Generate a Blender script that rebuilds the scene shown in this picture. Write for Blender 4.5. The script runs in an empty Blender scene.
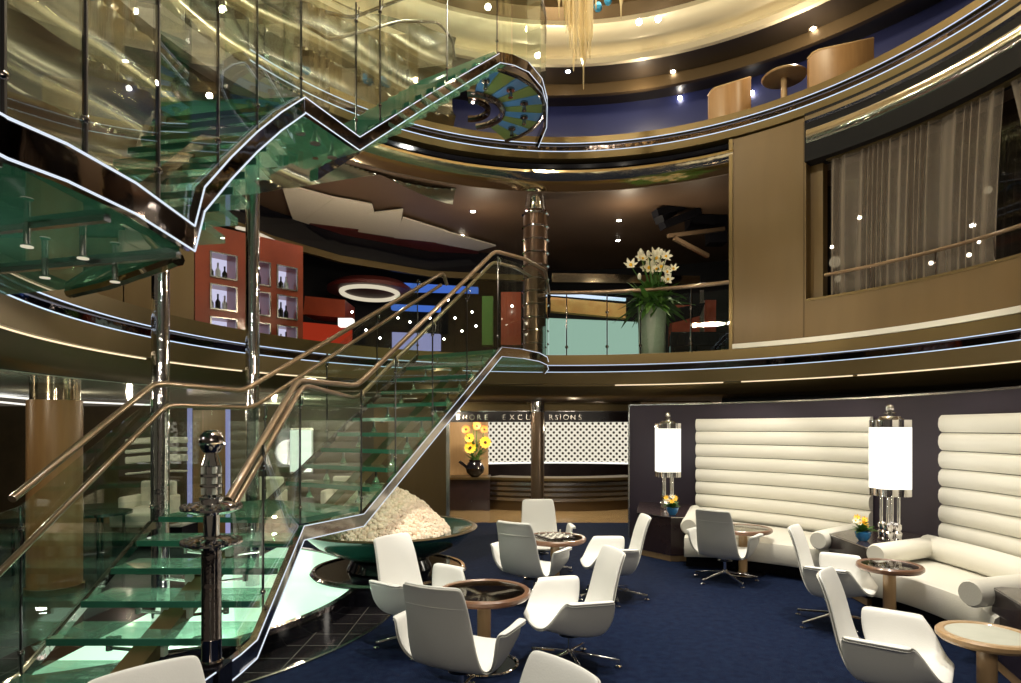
import bpy, math, random
from math import sin, cos, pi, radians, atan2, sqrt
from mathutils import Vector, Matrix
random.seed(7)
sc = bpy.context.scene
col = sc.collection
F, CX, HY, EYE = 620.0, 510.5, 428.0, 1.9      # focal length in px, centre column, horizon row, eye height

def P(px, py, Y):
    return Vector(((px-CX)/F*Y, Y, EYE-(py-HY)/F*Y))
def G(px, Y, z=0.0):
    return Vector(((px-CX)/F*Y, Y, z))
def far_hit(px, c, r):
    s = (px-CX)/F
    A = 1+s*s; B = -2*(s*c[0]+c[1]); D = c[0]**2+c[1]**2-r*r
    Y = (-B+sqrt(max(0, B*B-4*A*D)))/(2*A)
    return s*Y, Y
C0 = (0.9, 6.0); R0 = 4.8                        # the round well of the atrium
W0 = (0.33, 6.4)                                 # the curved lounge wall
def ang(px, r=R0, c=C0):
    x, y = far_hit(px, c, r)
    a = atan2(y-c[1], x-c[0])
    return a if a > -pi/2 else a+2*pi
def cyl(a, r, z, c=C0):
    return Vector((c[0]+r*cos(a), c[1]+r*sin(a), z))

# ------------------------------------------------------------------ materials
MATS = {}
def new_mat(name):
    m = bpy.data.materials.new(name); m.use_nodes = True
    nt = m.node_tree; nt.nodes.clear()
    out = nt.nodes.new('ShaderNodeOutputMaterial')
    MATS[name] = m
    return m, nt, out
def pbr(name, color, rough=0.5, metal=0.0, noise=None, bump=None, coat=0.0, trans=0.0, spec=0.5, emit=None, estr=0.0, stretch=(1,1,1), sss=0):
    m, nt, out = new_mat(name)
    b = nt.nodes.new('ShaderNodeBsdfPrincipled')
    b.inputs['Base Color'].default_value = (*color, 1)
    b.inputs['Roughness'].default_value = rough
    b.inputs['Metallic'].default_value = metal
    b.inputs['Coat Weight'].default_value = coat
    b.inputs['Coat Roughness'].default_value = 0.08
    b.inputs['Transmission Weight'].default_value = trans
    b.inputs['Specular IOR Level'].default_value = spec
    if emit:
        b.inputs['Emission Color'].default_value = (*emit, 1); b.inputs['Emission Strength'].default_value = estr
    tc = nt.nodes.new('ShaderNodeTexCoord'); mp = nt.nodes.new('ShaderNodeMapping')
    mp.inputs['Scale'].default_value = stretch
    nt.links.new(tc.outputs['Object'], mp.inputs['Vector'])
    if noise:
        sc_, amt, c2 = noise
        n = nt.nodes.new('ShaderNodeTexNoise'); n.inputs['Scale'].default_value = sc_; n.inputs['Detail'].default_value = 6
        nt.links.new(mp.outputs[0], n.inputs['Vector'])
        r = nt.nodes.new('ShaderNodeValToRGB'); r.color_ramp.elements[0].position = .5-amt; r.color_ramp.elements[1].position = .5+amt
        r.color_ramp.elements[0].color = (*color, 1); r.color_ramp.elements[1].color = (*c2, 1)
        nt.links.new(n.outputs['Fac'], r.inputs[0]); nt.links.new(r.outputs[0], b.inputs['Base Color'])
    if bump:
        sc2, st = bump
        n = nt.nodes.new('ShaderNodeTexNoise'); n.inputs['Scale'].default_value = sc2; n.inputs['Detail'].default_value = 4
        nt.links.new(mp.outputs[0], n.inputs['Vector'])
        bp = nt.nodes.new('ShaderNodeBump'); bp.inputs['Strength'].default_value = st; bp.inputs['Distance'].default_value = .02
        nt.links.new(n.outputs['Fac'], bp.inputs['Height']); nt.links.new(bp.outputs[0], b.inputs['Normal'])
    nt.links.new(b.outputs[0], out.inputs[0])
    return m
def emis(name, color, s):
    m, nt, out = new_mat(name)
    e = nt.nodes.new('ShaderNodeEmission'); e.inputs[0].default_value = (*color, 1); e.inputs[1].default_value = s
    nt.links.new(e.outputs[0], out.inputs[0]); return m
def thin_glass(name, tint=(.9, .97, .93), refl=1.0, rough=0.0, body=None, bodyfac=0.0):
    m, nt, out = new_mat(name)
    t = nt.nodes.new('ShaderNodeBsdfTransparent'); t.inputs[0].default_value = (*tint, 1)
    g = nt.nodes.new('ShaderNodeBsdfGlossy'); g.inputs['Roughness'].default_value = rough
    g.inputs[0].default_value = (refl, refl, refl, 1)
    fr = nt.nodes.new('ShaderNodeFresnel')
    ge = nt.nodes.new('ShaderNodeNewGeometry'); ma = nt.nodes.new('ShaderNodeMath'); ma.operation = 'MULTIPLY_ADD'
    nt.links.new(ge.outputs['Backfacing'], ma.inputs[0]); ma.inputs[1].default_value = -(1.5-1/1.5); ma.inputs[2].default_value = 1.5
    nt.links.new(ma.outputs[0], fr.inputs[0])       # same reflectance entering and leaving the thin sheet
    mx = nt.nodes.new('ShaderNodeMixShader')
    first = t
    if body:
        d = nt.nodes.new('ShaderNodeBsdfDiffuse'); d.inputs[0].default_value = (*body, 1)
        tl = nt.nodes.new('ShaderNodeBsdfTranslucent'); tl.inputs[0].default_value = (*body, 1)
        m1 = nt.nodes.new('ShaderNodeMixShader'); m1.inputs[0].default_value = .5
        nt.links.new(d.outputs[0], m1.inputs[1]); nt.links.new(tl.outputs[0], m1.inputs[2])
        m2 = nt.nodes.new('ShaderNodeMixShader'); m2.inputs[0].default_value = bodyfac
        nt.links.new(t.outputs[0], m2.inputs[1]); nt.links.new(m1.outputs[0], m2.inputs[2])
        first = m2
    nt.links.new(fr.outputs[0], mx.inputs[0]); nt.links.new(first.outputs[0], mx.inputs[1]); nt.links.new(g.outputs[0], mx.inputs[2])
    nt.links.new(mx.outputs[0], out.inputs[0]); return m

M = {}
M['carpet'] = pbr('carpet', (.003, .006, .024), .95, noise=(14, .25, (.008, .017, .046)), bump=(160, .5), spec=.1)
M['black_tile'] = pbr('black_tile', (.008, .007, .008), .12, noise=(60, .1, (.03, .028, .03)))
M['tan_floor'] = pbr('tan_floor', (.30, .21, .11), .22, noise=(3, .3, (.22, .15, .07)))
M['lounge_floor'] = pbr('lounge_floor', (.03, .06, .07), .15, noise=(2, .2, (.10, .16, .14)))
M['lounge_wall'] = pbr('lounge_wall', (.055, .042, .024), .55, 0, noise=(3, .3, (.10, .075, .04)))
M['mirror_strip'] = pbr('mirror_strip', (.55, .50, .45), .12, 1.0, bump=(.9, .8))
M['bronze'] = pbr('bronze', (.17, .122, .054), .36, .75, noise=(.8, .3, (.13, .092, .038)), bump=(3, .05))
M['bronze_dark'] = pbr('bronze_dark', (.10, .065, .03), .42, .6)
M['wood_wall'] = pbr('wood_wall', (.128, .080, .027), .38, .15, noise=(4, .35, (.16, .100, .037)), stretch=(1, 1, .15))
M['wood_panel'] = pbr('wood_panel', (.30, .16, .06), .35, 0, noise=(5, .3, (.38, .21, .085)), stretch=(4, 4, .3))
M['table_wood'] = pbr('table_wood', (.16, .075, .04), .3, 0, noise=(8, .3, (.22, .11, .06)), coat=.5)
M['oak'] = pbr('oak', (.42, .26, .12), .35, 0, noise=(9, .3, (.50, .33, .17)), coat=.4, stretch=(3, 3, .4))
M['blue_wall'] = pbr('blue_wall', (.020, .014, .026), .45, 0, noise=(2, .3, (.028, .018, .030)))
M['dark_wood'] = pbr('dark_wood', (.022, .013, .015), .25, 0, noise=(6, .3, (.035, .02, .02)), coat=.3)
M['black'] = pbr('black', (.005, .005, .007), .5, spec=.12)
M['black_gloss'] = pbr('black_gloss', (.006, .006, .009), .08)
M['mirror_black'] = pbr('mirror_black', (.14, .11, .10), .06, 1.0, bump=(1.3, .5))
M['mirror_gold'] = pbr('mirror_gold', (.62, .52, .36), .10, 1.0, bump=(1.1, .6))
M['chrome'] = pbr('chrome', (.75, .73, .72), .07, 1.0)
M['chrome_wavy'] = pbr('chrome_wavy', (.66, .63, .62), .10, 1.0, bump=(5, .5))
M['dark_chrome'] = pbr('dark_chrome', (.30, .26, .25), .1, 1.0, bump=(9, .3))
M['copper'] = pbr('copper', (.14, .085, .055), .30, .7)
M['steel'] = pbr('steel', (.55, .53, .50), .25, 1.0)
M['leather'] = pbr('leather', (.80, .80, .77), .42, 0, bump=(120, .08))
M['leather_shaded'] = pbr('leather_shaded', (.66, .65, .60), .45, 0, bump=(120, .08))  # same white leather, greyed for the shade on the outer shell
M['cream'] = pbr('cream', (.78, .755, .67), .40, 0, bump=(60, .08))
M['gold'] = pbr('gold', (.62, .50, .30), .30, .8, bump=(1.2, .15))
M['ripple'] = pbr('ripple', (.32, .30, .235), .24, .97)
M['rod'] = pbr('rod', (.012,.010,.010), .3)
M['gold_cream'] = pbr('gold_cream', (.76, .67, .48), .35, .35)
M['brown_ceiling'] = pbr('brown_ceiling', (.085, .050, .030), .5, 0, noise=(3, .3, (.10, .06, .036)))
M['dark_ceiling'] = pbr('dark_ceiling', (.02, .014, .010), .4)
M['grey_panel'] = pbr('grey_panel', (.58, .53, .44), .6, 0, noise=(30, .3, (.64, .58, .48)))
M['red_panel'] = pbr('red_panel', (.10, .012, .010), .5)
M['red_wood'] = pbr('red_wood', (.30, .055, .022), .3, 0, noise=(5, .3, (.22, .035, .015)), coat=.3)
M['navy_wall'] = pbr('navy_wall', (.018, .024, .10), .4)
M['orange'] = pbr('orange', (.65, .26, .06), .5, noise=(4, .25, (.85, .50, .16)))
M['glass'] = thin_glass('glass', (.90, .96, .92))
M['glass_green'] = thin_glass('glass_green', (.78, .93, .84))
M['tread'] = thin_glass('tread', (.76, .92, .83), body=(.34, .66, .50), bodyfac=.22)
M['tread_edge'] = pbr('tread_edge', (.06, .24, .16), .12, 0, trans=.3)
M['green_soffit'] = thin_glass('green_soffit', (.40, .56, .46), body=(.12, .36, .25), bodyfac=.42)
M['blue_glass'] = thin_glass('blue_glass', (.35, .50, .70), body=(.12, .28, .50), bodyfac=.6)
M['olive_glass'] = thin_glass('olive_glass', (.45, .55, .30), body=(.20, .27, .12), bodyfac=.6)
M['lit_glass'] = pbr('lit_glass', (.45, .72, .60), .15, 0, emit=(.62, .94, .70), estr=.95, noise=(1.5, .3, (.6, .85, .7)))
M['smoked'] = thin_glass('smoked', (.62, .60, .56))
M['frosted'] = pbr('frosted', (.62, .64, .56), .12, 0, noise=(3, .25, (.45, .47, .40)))
M['bowl'] = pbr('bowl', (.012, .06, .045), .12, 0, coat=.6)
M['coral'] = pbr('coral', (.88, .76, .62), .8, 0, noise=(12, .3, (.80, .62, .46)))
M['shade'] = emis('shade', (1.0, .97, .86), 1.5)
M['led'] = emis('led', (.66, .80, 1.0), 1.1)
M['stringer_glow'] = emis('stringer_glow', (.80, .88, 1.0), .95)  # emission used for the bright edges of the stair stringers
M['led_warm'] = emis('led_warm', (1.0, .80, .50), 1.3)
M['cove_light'] = emis('cove_light', (1.0, .84, .52), 3.0)
M['bulb'] = emis('bulb', (1.0, .93, .80), 30)
M['white_lit'] = emis('white_lit', (1.0, .97, .88), 1.3)
M['aqua_lit'] = emis('aqua_lit', (.50, .70, .60), .72)
M['blue_lit'] = emis('blue_lit', (.10, .25, .95), .55)
M['red_lit'] = emis('red_lit', (.9, .08, .03), .30)
M['violet_lit'] = emis('violet_lit', (.42, .40, .75), .7)
M['window_lit'] = emis('window_lit', (.62, .60, .80), .95)
M['warm_lit'] = emis('warm_lit', (.9, .80, .60), .75)
M['stem'] = pbr('stem', (.05, .16, .02), .6)
M['leaf'] = pbr('leaf', (.035, .13, .02), .5, noise=(8, .3, (.10, .22, .03)))
M['petal_white'] = pbr('petal_white', (.85, .82, .66), .5)
M['petal_yellow'] = pbr('petal_yellow', (.95, .55, .03), .5)
M['petal_orange'] = pbr('petal_orange', (.85, .22, .03), .5)
M['seed'] = pbr('seed', (.06, .02, .01), .8)
M['blue_pot'] = pbr('blue_pot', (.03, .20, .48), .15, coat=.6)
M['stone_vase'] = pbr('stone_vase', (.36, .38, .31), .45, 0, noise=(14, .3, (.46, .48, .40)))
M['icicle'] = thin_glass('icicle', (.92, .85, .68), body=(.95, .80, .52), bodyfac=.45, rough=.05)
M['blue_crystal'] = pbr('blue_crystal', (.10, .50, .85), .1, trans=.3)
M['letter'] = pbr('letter', (.85, .80, .70), .15, 1.0)
M['bottle_dark'] = pbr('bottle_dark', (.01, .012, .012), .08)
M['bottle_clear'] = pbr('bottle_clear', (.75, .8, .85), .08)
M['rail'] = pbr('rail', (.21, .14, .085), .28, .45, coat=.3)

# curtain: sheer woven cloth
m, nt, out = new_mat('sheer')
tr = nt.nodes.new('ShaderNodeBsdfTransparent'); df = nt.nodes.new('ShaderNodeBsdfDiffuse'); tl = nt.nodes.new('ShaderNodeBsdfTranslucent')
df.inputs[0].default_value = (.62, .52, .42, 1); tl.inputs[0].default_value = (.55, .45, .36, 1)
a_ = nt.nodes.new('ShaderNodeMixShader'); a_.inputs[0].default_value = .4
nt.links.new(df.outputs[0], a_.inputs[1]); nt.links.new(tl.outputs[0], a_.inputs[2])
b_ = nt.nodes.new('ShaderNodeMixShader')
lw = nt.nodes.new('ShaderNodeLayerWeight'); lw.inputs[0].default_value = .35
mr = nt.nodes.new('ShaderNodeMapRange'); mr.inputs['To Min'].default_value = .34; mr.inputs['To Max'].default_value = .86
nt.links.new(lw.outputs['Facing'], mr.inputs['Value']); nt.links.new(mr.outputs[0], b_.inputs[0])
nt.links.new(tr.outputs[0], b_.inputs[1]); nt.links.new(a_.outputs[0], b_.inputs[2]); nt.links.new(b_.outputs[0], out.inputs[0])
M['sheer'] = m
# pierced screen lit from behind: round dark holes in staggered rows (uses the mesh UV: metres)
m, nt, out = new_mat('screen')
uv = nt.nodes.new('ShaderNodeUVMap'); sp = nt.nodes.new('ShaderNodeSeparateXYZ'); nt.links.new(uv.outputs[0], sp.inputs[0])
def math_(op, a, b=None):
    n = nt.nodes.new('ShaderNodeMath'); n.operation = op
    for i, v in enumerate((a, b)):
        if v is None: continue
        if isinstance(v, (int, float)): n.inputs[i].default_value = v
        else: nt.links.new(v, n.inputs[i])
    return n.outputs[0]
k = 2*pi/0.155
sx_ = math_('COSINE', math_('MULTIPLY', sp.outputs[0], k)); sy_ = math_('COSINE', math_('MULTIPLY', sp.outputs[1], k))
prod = math_('ADD', math_('MULTIPLY', sx_, .5), math_('MULTIPLY', sy_, .5))
pr2 = math_('MULTIPLY', math_('COSINE', math_('MULTIPLY', sp.outputs[0], k)), math_('COSINE', math_('MULTIPLY', sp.outputs[1], k)))
hole = math_('GREATER_THAN', pr2, .30)
e1 = nt.nodes.new('ShaderNodeEmission'); e1.inputs[0].default_value = (1, .93, .76, 1); e1.inputs[1].default_value = .85
e2 = nt.nodes.new('ShaderNodeBsdfDiffuse'); e2.inputs[0].default_value = (.03, .025, .02, 1)
mx = nt.nodes.new('ShaderNodeMixShader'); nt.links.new(hole, mx.inputs[0]); nt.links.new(e1.outputs[0], mx.inputs[1]); nt.links.new(e2.outputs[0], mx.inputs[2])
nt.links.new(mx.outputs[0], out.inputs[0]); M['screen'] = m
# tiled black border with thin joints
m = M['black_tile']; nt = m.node_tree
b = [n for n in nt.nodes if n.type == 'BSDF_PRINCIPLED'][0]
tc = nt.nodes.new('ShaderNodeTexCoord'); br = nt.nodes.new('ShaderNodeTexBrick')
br.offset = 0; br.inputs['Scale'].default_value = 1; br.inputs['Mortar Size'].default_value = .004
br.inputs['Brick Width'].default_value = .30; br.inputs['Row Height'].default_value = .30
br.inputs['Color1'].default_value = (.010, .009, .010, 1); br.inputs['Color2'].default_value = (.016, .014, .016, 1); br.inputs['Mortar'].default_value = (.12, .11, .10, 1)
nt.links.new(tc.outputs['Object'], br.inputs['Vector']); nt.links.new(br.outputs[0], b.inputs['Base Color'])

# ------------------------------------------------------------------ mesh builder
ORIG = {}
V_ = lambda x, y, z: Vector((x, y, z))
class MB:
    def __init__(s): s.v = []; s.f = []; s.mi = []; s.uv = None
    def add(s, vs, fs, mi=0):
        o = len(s.v); s.v += [Vector(v) for v in vs]; s.f += [tuple(i+o for i in f) for f in fs]; s.mi += [mi]*len(fs); return s
    def hexa(s, b4, t4, mi=0):
        return s.add(list(b4)+list(t4), [(3,2,1,0), (4,5,6,7), (0,1,5,4), (1,2,6,5), (2,3,7,6), (3,0,4,7)], mi)
    def box(s, cx, cy, cz, sx, sy, sz, rz=0, mi=0):
        c, n = cos(rz), sin(rz)
        def q(x, y, z): return (cx+x*c-y*n, cy+x*n+y*c, cz+z)
        x, y, z = sx/2, sy/2, sz/2
        return s.hexa([q(-x,-y,-z), q(x,-y,-z), q(x,y,-z), q(-x,y,-z)], [q(-x,-y,z), q(x,-y,z), q(x,y,z), q(-x,y,z)], mi)
    def prism(s, poly, z0, z1, mi=0):
        n = len(poly)
        vs = [(p[0], p[1], z0) for p in poly]+[(p[0], p[1], z1) for p in poly]
        fs = [tuple(range(n))[::-1], tuple(range(n, 2*n))]+[(i, (i+1)%n, (i+1)%n+n, i+n) for i in range(n)]
        return s.add(vs, fs, mi)
    def sweep(s, pts, section, closed=False, up=Vector((0,0,1)), cap=True, mi=0):
        """section: list of (side, up) offsets"""
        pts = [Vector(p) for p in pts]; n = len(pts); m = len(section); vs = []
        for i, p in enumerate(pts):
            a = pts[(i-1) % n] if (closed or i > 0) else p
            b = pts[(i+1) % n] if (closed or i < n-1) else p
            d = (b-a).normalized()
            side = d.cross(up)
            if side.length < 1e-4: side = d.cross(Vector((1,0,0)))
            side.normalize(); u = side.cross(d).normalized()
            k = 1.0
            if closed or 0 < i < n-1:
                d1 = (p-a).normalized(); k = 1/max(.45, abs(d1.dot(d)))
            for (x, y) in section: vs.append(p+side*x*(k if abs(side.z) < .99 else 1)+u*y)
        fs = []
        for i in range(n if closed else n-1):
            j = (i+1) % n
            for q in range(m):
                r = (q+1) % m
                fs.append((i*m+q, i*m+r, j*m+r, j*m+q))
        if cap and not closed:
            fs += [tuple(range(m))[::-1], tuple((n-1)*m+q for q in range(m))]
        return s.add(vs, fs, mi)
    def tube(s, pts, r, n=10, closed=False, mi=0, cap=True):
        return s.sweep(pts, [(r*cos(2*pi*q/n), r*sin(2*pi*q/n)) for q in range(n)], closed, cap=cap, mi=mi)
    def bar(s, pts, w, h, mi=0, closed=False):
        return s.sweep(pts, [(-w/2,-h/2), (w/2,-h/2), (w/2,h/2), (-w/2,h/2)], closed, mi=mi)
    def band(s, pts, w, h, mi=0):
        """box section kept upright: h is measured straight up from each point"""
        pts = [Vector(p) for p in pts]; n = len(pts); vs = []
        for i, p in enumerate(pts):
            a = pts[max(0, i-1)]; b = pts[min(n-1, i+1)]
            d = (b-a); d.z = 0
            if d.length < 1e-6: d = Vector((0,1,0))
            d.normalize(); sd = Vector((d.y, -d.x, 0))*w/2
            vs += [p-sd, p+sd, p+sd+Vector((0,0,h)), p-sd+Vector((0,0,h))]
        fs = [(i*4+q, i*4+(q+1)%4, i*4+4+(q+1)%4, i*4+4+q) for i in range(n-1) for q in range(4)]
        fs += [(3,2,1,0), tuple((n-1)*4+q for q in range(4))]
        return s.add(vs, fs, mi)
    def lathe(s, prof, c=(0,0,0), n=32, mi=0, lobes=None):
        m = len(prof); vs = []; fs = []
        for i in range(n):
            a = 2*pi*i/n
            k = lobes(a) if lobes else 1
            for (r, z) in prof: vs.append((c[0]+r*k*cos(a), c[1]+r*k*sin(a), c[2]+z))
        for i in range(n):
            j = (i+1) % n
            for q in range(m-1): fs.append((i*m+q, j*m+q, j*m+q+1, i*m+q+1))
        if m >= 4 and sqrt((prof[0][0]-prof[-1][0])**2+(prof[0][1]-prof[-1][1])**2) < .10 and prof[0][0] > 1e-6 and prof[-1][0] > 1e-6:
            for i in range(n): j = (i+1) % n; fs.append((i*m+m-1, j*m+m-1, j*m, i*m))
        else:
            if prof[0][0] > 1e-6: fs.append(tuple(i*m for i in range(n))[::-1])
            if prof[-1][0] > 1e-6: fs.append(tuple(i*m+m-1 for i in range(n)))
        return s.add(vs, fs, mi)
    def arc(s, prof, a0, a1, n=96, c=C0, mi=0, closed=True, dz=None):
        m = len(prof); vs = []; fs = []
        for i in range(n+1):
            a = a0+(a1-a0)*i/n
            for (r, z) in prof: vs.append(cyl(a, r, z+(dz(a, r) if dz else 0), c))
        for i in range(n):
            for q in range(m if closed else m-1):
                r = (q+1) % m
                fs.append((i*m+q, i*m+r, (i+1)*m+r, (i+1)*m+q))
        if closed: fs += [tuple(range(m)), tuple(n*m+q for q in range(m))[::-1]]
        return s.add(vs, fs, mi)
    def grid(s, rows, mi=0):
        n = len(rows[0]); vs = [p for r in rows for p in r]
        return s.add(vs, [(i*n+j, i*n+j+1, (i+1)*n+j+1, (i+1)*n+j) for i in range(len(rows)-1) for j in range(n-1)], mi)
    def ball(s, c, r, nu=12, nv=8, sq=(1,1,1), mi=0):
        prof = [(max(1e-7 if 0 < k < nv else 0, sin(pi*k/nv)), -cos(pi*k/nv)) for k in range(nv+1)]
        vs = []; fs = []
        m = nv+1
        for i in range(nu):
            a = 2*pi*i/nu
            for (q, z) in prof: vs.append((c[0]+r*sq[0]*q*cos(a), c[1]+r*sq[1]*q*sin(a), c[2]+r*sq[2]*z))
        for i in range(nu):
            j = (i+1) % nu
            for q in range(nv): fs.append((i*m+q, j*m+q, j*m+q+1, i*m+q+1))
        return s.add(vs, fs, mi)
    def build(s, name, mat, parent=None, smooth=True, bevel=0, solid=0, subd=0):
        me = bpy.data.meshes.new(name)
        root = parent
        while root is not None and root.parent is not None: root = root.parent
        o = Vector(root.location) if root is not None else Vector((0,0,0))
        vs = [v-o for v in s.v]
        me.from_pydata(vs, [], s.f)
        import bmesh
        bm = bmesh.new(); bm.from_mesh(me)
        bmesh.ops.remove_doubles(bm, verts=bm.verts, dist=1e-5)
        bmesh.ops.recalc_face_normals(bm, faces=bm.faces)
        bm.to_mesh(me); bm.free()
        mats = mat if isinstance(mat, (list, tuple)) else [mat]
        for mm in mats: me.materials.append(M[mm])
        if len(mats) > 1 and len(me.polygons) == len(s.mi):
            for p_, i_ in zip(me.polygons, s.mi): p_.material_index = i_
        ob = bpy.data.objects.new(name, me); col.objects.link(ob)
        if parent is not None: ob.parent = parent
        if smooth:
            for p_ in me.polygons: p_.use_smooth = True
            me.set_sharp_from_angle(angle=radians(38))
        if bevel:
            b = ob.modifiers.new('bevel', 'BEVEL'); b.width = bevel; b.segments = 2; b.limit_method = 'ANGLE'
        if solid:
            b = ob.modifiers.new('solid', 'SOLIDIFY'); b.thickness = solid; b.offset = 0
        if subd:
            b = ob.modifiers.new('sub', 'SUBSURF'); b.levels = subd; b.render_levels = subd
        return ob
def tag(o, label=None, cat=None, group=None, kind=None):
    if label: o['label'] = label
    if cat: o['category'] = cat
    if group: o['group'] = group
    if kind: o['kind'] = kind
    return o
def thing(name, loc, label, cat, group=None, rz=0):
    o = bpy.data.objects.new(name, None); o.empty_display_size = .1; col.objects.link(o)
    o.location = loc; o.rotation_euler = (0, 0, rz)
    return tag(o, label, cat, group)
def struct(o): o['kind'] = 'structure'; return o
def copy_tree(o, parent=None):
    c = o.copy(); col.objects.link(c); c.parent = parent
    for ch in list(o.children): copy_tree(ch, c)
    return c
def arcpts(a0, a1, r, z, n=40, c=C0): return [cyl(a0+(a1-a0)*i/n, r, z, c) for i in range(n+1)]
A_R, A_L = radians(-22), radians(206)

#SECTION_SHELL
# ------------------------------------------------------------------ floors
o = MB().prism([(-14,-4), (14,-4), (14,12.45), (-14,12.45)], -.06, 0).build('floor', 'carpet', smooth=False); struct(o)
o = MB().prism([(-14,12.45), (14,12.45), (14,20), (-14,20)], -.06, .002).build('floor_lobby', 'tan_floor', smooth=False); struct(o)
PC = (-4.2, 6.6)
o = MB().arc([(0.02,.001), (3.0,.001), (3.0,.006), (0.02,.006)], radians(-100), radians(100), 80, PC).build('floor_tiles', 'black_tile', smooth=False); struct(o)
o = MB().arc([(2.985,.001), (3.015,.001), (3.015,.012), (2.985,.012)], radians(-100), radians(100), 80, PC).build('trim_floor', 'steel'); struct(o)
o = MB().prism([(-14,.5), (-4.2,.5), (-4.2,12.4), (-14,12.4)], .001, .008).build('floor_lounge', 'lounge_floor', smooth=False); struct(o)

# the lit glass plinth under the stair
t = thing('glass_plinth', (PC[0], PC[1], .006), 'low curved plinth of glowing green glass with black edge under the staircase', 'plinth')
def plinth_poly(r, xm):
    pts = [(PC[0]+r*cos(q), PC[1]+r*sin(q)) for q in [radians(-80+2*k) for k in range(81)]]
    pts = [p for p in pts if p[0] > xm]
    return pts
pl = plinth_poly(2.55, -3.45); MB().prism(pl, .007, .15).build('base', 'black_gloss', t)
MB().prism(plinth_poly(2.49, -3.40), .15, .185).build('lit_top', 'lit_glass', t)
MB().band([Vector((x, y, .15)) for x, y in plinth_poly(2.53, -3.45)], .06, .05).build('edge_trim', 'dark_chrome', t)

# ------------------------------------------------------------------ deck one ring
o = MB().arc([(R0,3.17), (R0,2.995), (R0+.07,2.985), (R0+.07,2.875), (R0,2.865), (R0+.05,2.66), (R0+.10,2.655), (R0+.10,2.635), (R0+.05,2.63),
              (R0+.18,2.47), (R0+.30,2.44), (R0+.55,2.42), (R0+.55,3.17)], A_R, A_L, 140).build('trim_deck_one', 'bronze'); struct(o)
o = MB().arc([(R0+.062,2.98), (R0+.066,2.98), (R0+.066,2.88), (R0+.062,2.88)], A_R, A_L, 140).build('trim_mirror_band', 'mirror_black'); struct(o)
for z, nm in ((2.99, 'upper'), (2.872, 'lower')):
    o = MB().tube(arcpts(A_R, A_L, R0-.004, z, 140), .0065, 6).build('trim_light_line_'+nm, 'led'); struct(o)
for k, (p0, p1) in enumerate(((0, 152), (165, 246), (262, 330), (855-0, 1100), (740, 850), (615, 722))):
    o = MB().tube(arcpts(ang(p0), ang(p1), R0+.075, 2.645, 30), .009, 6).build('trim_warm_line', 'led_warm'); struct(o)
# slab and dark soffit around it
o = MB().arc([(R0+.55,3.05), (11.5,3.05), (11.5,2.5), (R0+.55,2.42)], A_R, A_L, 90).build('floor_deck_one', 'brown_ceiling'); struct(o)

# ------------------------------------------------------------------ deck two ring
a2 = ang(330)
MB_ = MB().arc([(R0,6.97), (R0,6.86), (R0+.06,6.85), (R0+.06,6.72), (R0,6.71), (R0+.02,6.60), (R0+.2,6.56), (R0+.45,6.56), (R0+.45,6.97)], A_R, a2, 120)
struct(MB_.build('trim_deck_two', 'bronze'))
struct(MB().arc([(R0+.052,6.84), (R0+.056,6.84), (R0+.056,6.73), (R0+.052,6.73)], A_R, a2, 120).build('trim_mirror_band_two', 'mirror_black'))
for z, nm in ((6.855, 'upper'), (6.715, 'lower')):
    struct(MB().tube(arcpts(A_R, ang(250), R0-.004, z, 140), .007, 6).build('trim_light_line_two_'+nm, 'led'))
struct(MB().arc([(R0+.12,6.56), (R0+.02,6.50), (R0+.04,6.44), (R0+.12,6.41), (R0+.3,6.41), (R0+.3,6.56)], ang(733), a2, 100).build('trim_cornice_black', 'black_gloss'))
struct(MB().arc([(R0+.10,6.42), (R0-.0,6.39), (R0-.02,6.34), (R0+.04,6.27), (R0+.10,6.22), (R0+.30,6.13), (R0+.35,6.42)], ang(733), a2, 100).build('trim_cornice_mirror', 'mirror_gold'))
struct(MB().arc([(R0+.45,6.6), (9.5,6.6), (9.5,6.95), (R0+.45,6.95)], A_R, ang(120), 90).build('floor_deck_two', 'dark_ceiling'))

# deck one ceiling (brown), with a recessed dark edge
struct(MB().arc([(R0+.30,6.12), (11.5,6.12), (11.5,6.3), (R0+.30,6.3)], A_R, ang(325), 90).build('ceiling_deck_one', 'brown_ceiling'))
struct(MB().arc([(R0+.72,6.12), (11.5,6.12), (11.5,6.3), (R0+.72,6.3)], ang(325), A_L, 60).build('ceiling_deck_one_left', 'brown_ceiling'))
# back wall of deck one: header, orange band, lit counter
RB = 10.6
struct(MB().arc([(RB,3.0), (RB+.1,3.0), (RB+.1,6.2), (RB,6.2)], A_R, A_L, 90).build('wall_deck_one', 'black'))

#SECTION_WALLS
# ------------------------------------------------------------------ wood wall with the curtain window on the right
aw0, aw1 = ang(733, R0+.03), ang(823, R0+.03)
def wall_arc(name, mat, a0, a1, r0, r1, z0, z1, n=30):
    return struct(MB().arc([(r0,z0), (r1,z0), (r1,z1), (r0,z1)], a0, a1, n).build(name, mat))
aj = ang(806, R0+.03)
wall_arc('wall_wood_left', 'wood_wall', aw0, aj, R0+.03, R0+.30, 3.17, 6.56)
wall_arc('wall_wood_sill', 'wood_wall', aj, A_R, R0+.03, R0+.30, 3.17, 3.80)
wall_arc('trim_window_ledge', 'bronze', aj, A_R, R0+.02, R0+.34, 3.80, 3.835)
wall_arc('wall_window_jamb', 'wood_wall', ang(823, R0+.2), aj+.0, R0+.20, R0+.36, 3.83, 6.56)
wall_arc('trim_bright_ledge', 'cream', aw0, A_R, R0-.02, R0+.05, 3.175, 3.25)
wall_arc('trim_window_header', 'black', aj, A_R, R0-.03, R0+.30, 5.87, 6.59)
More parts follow.
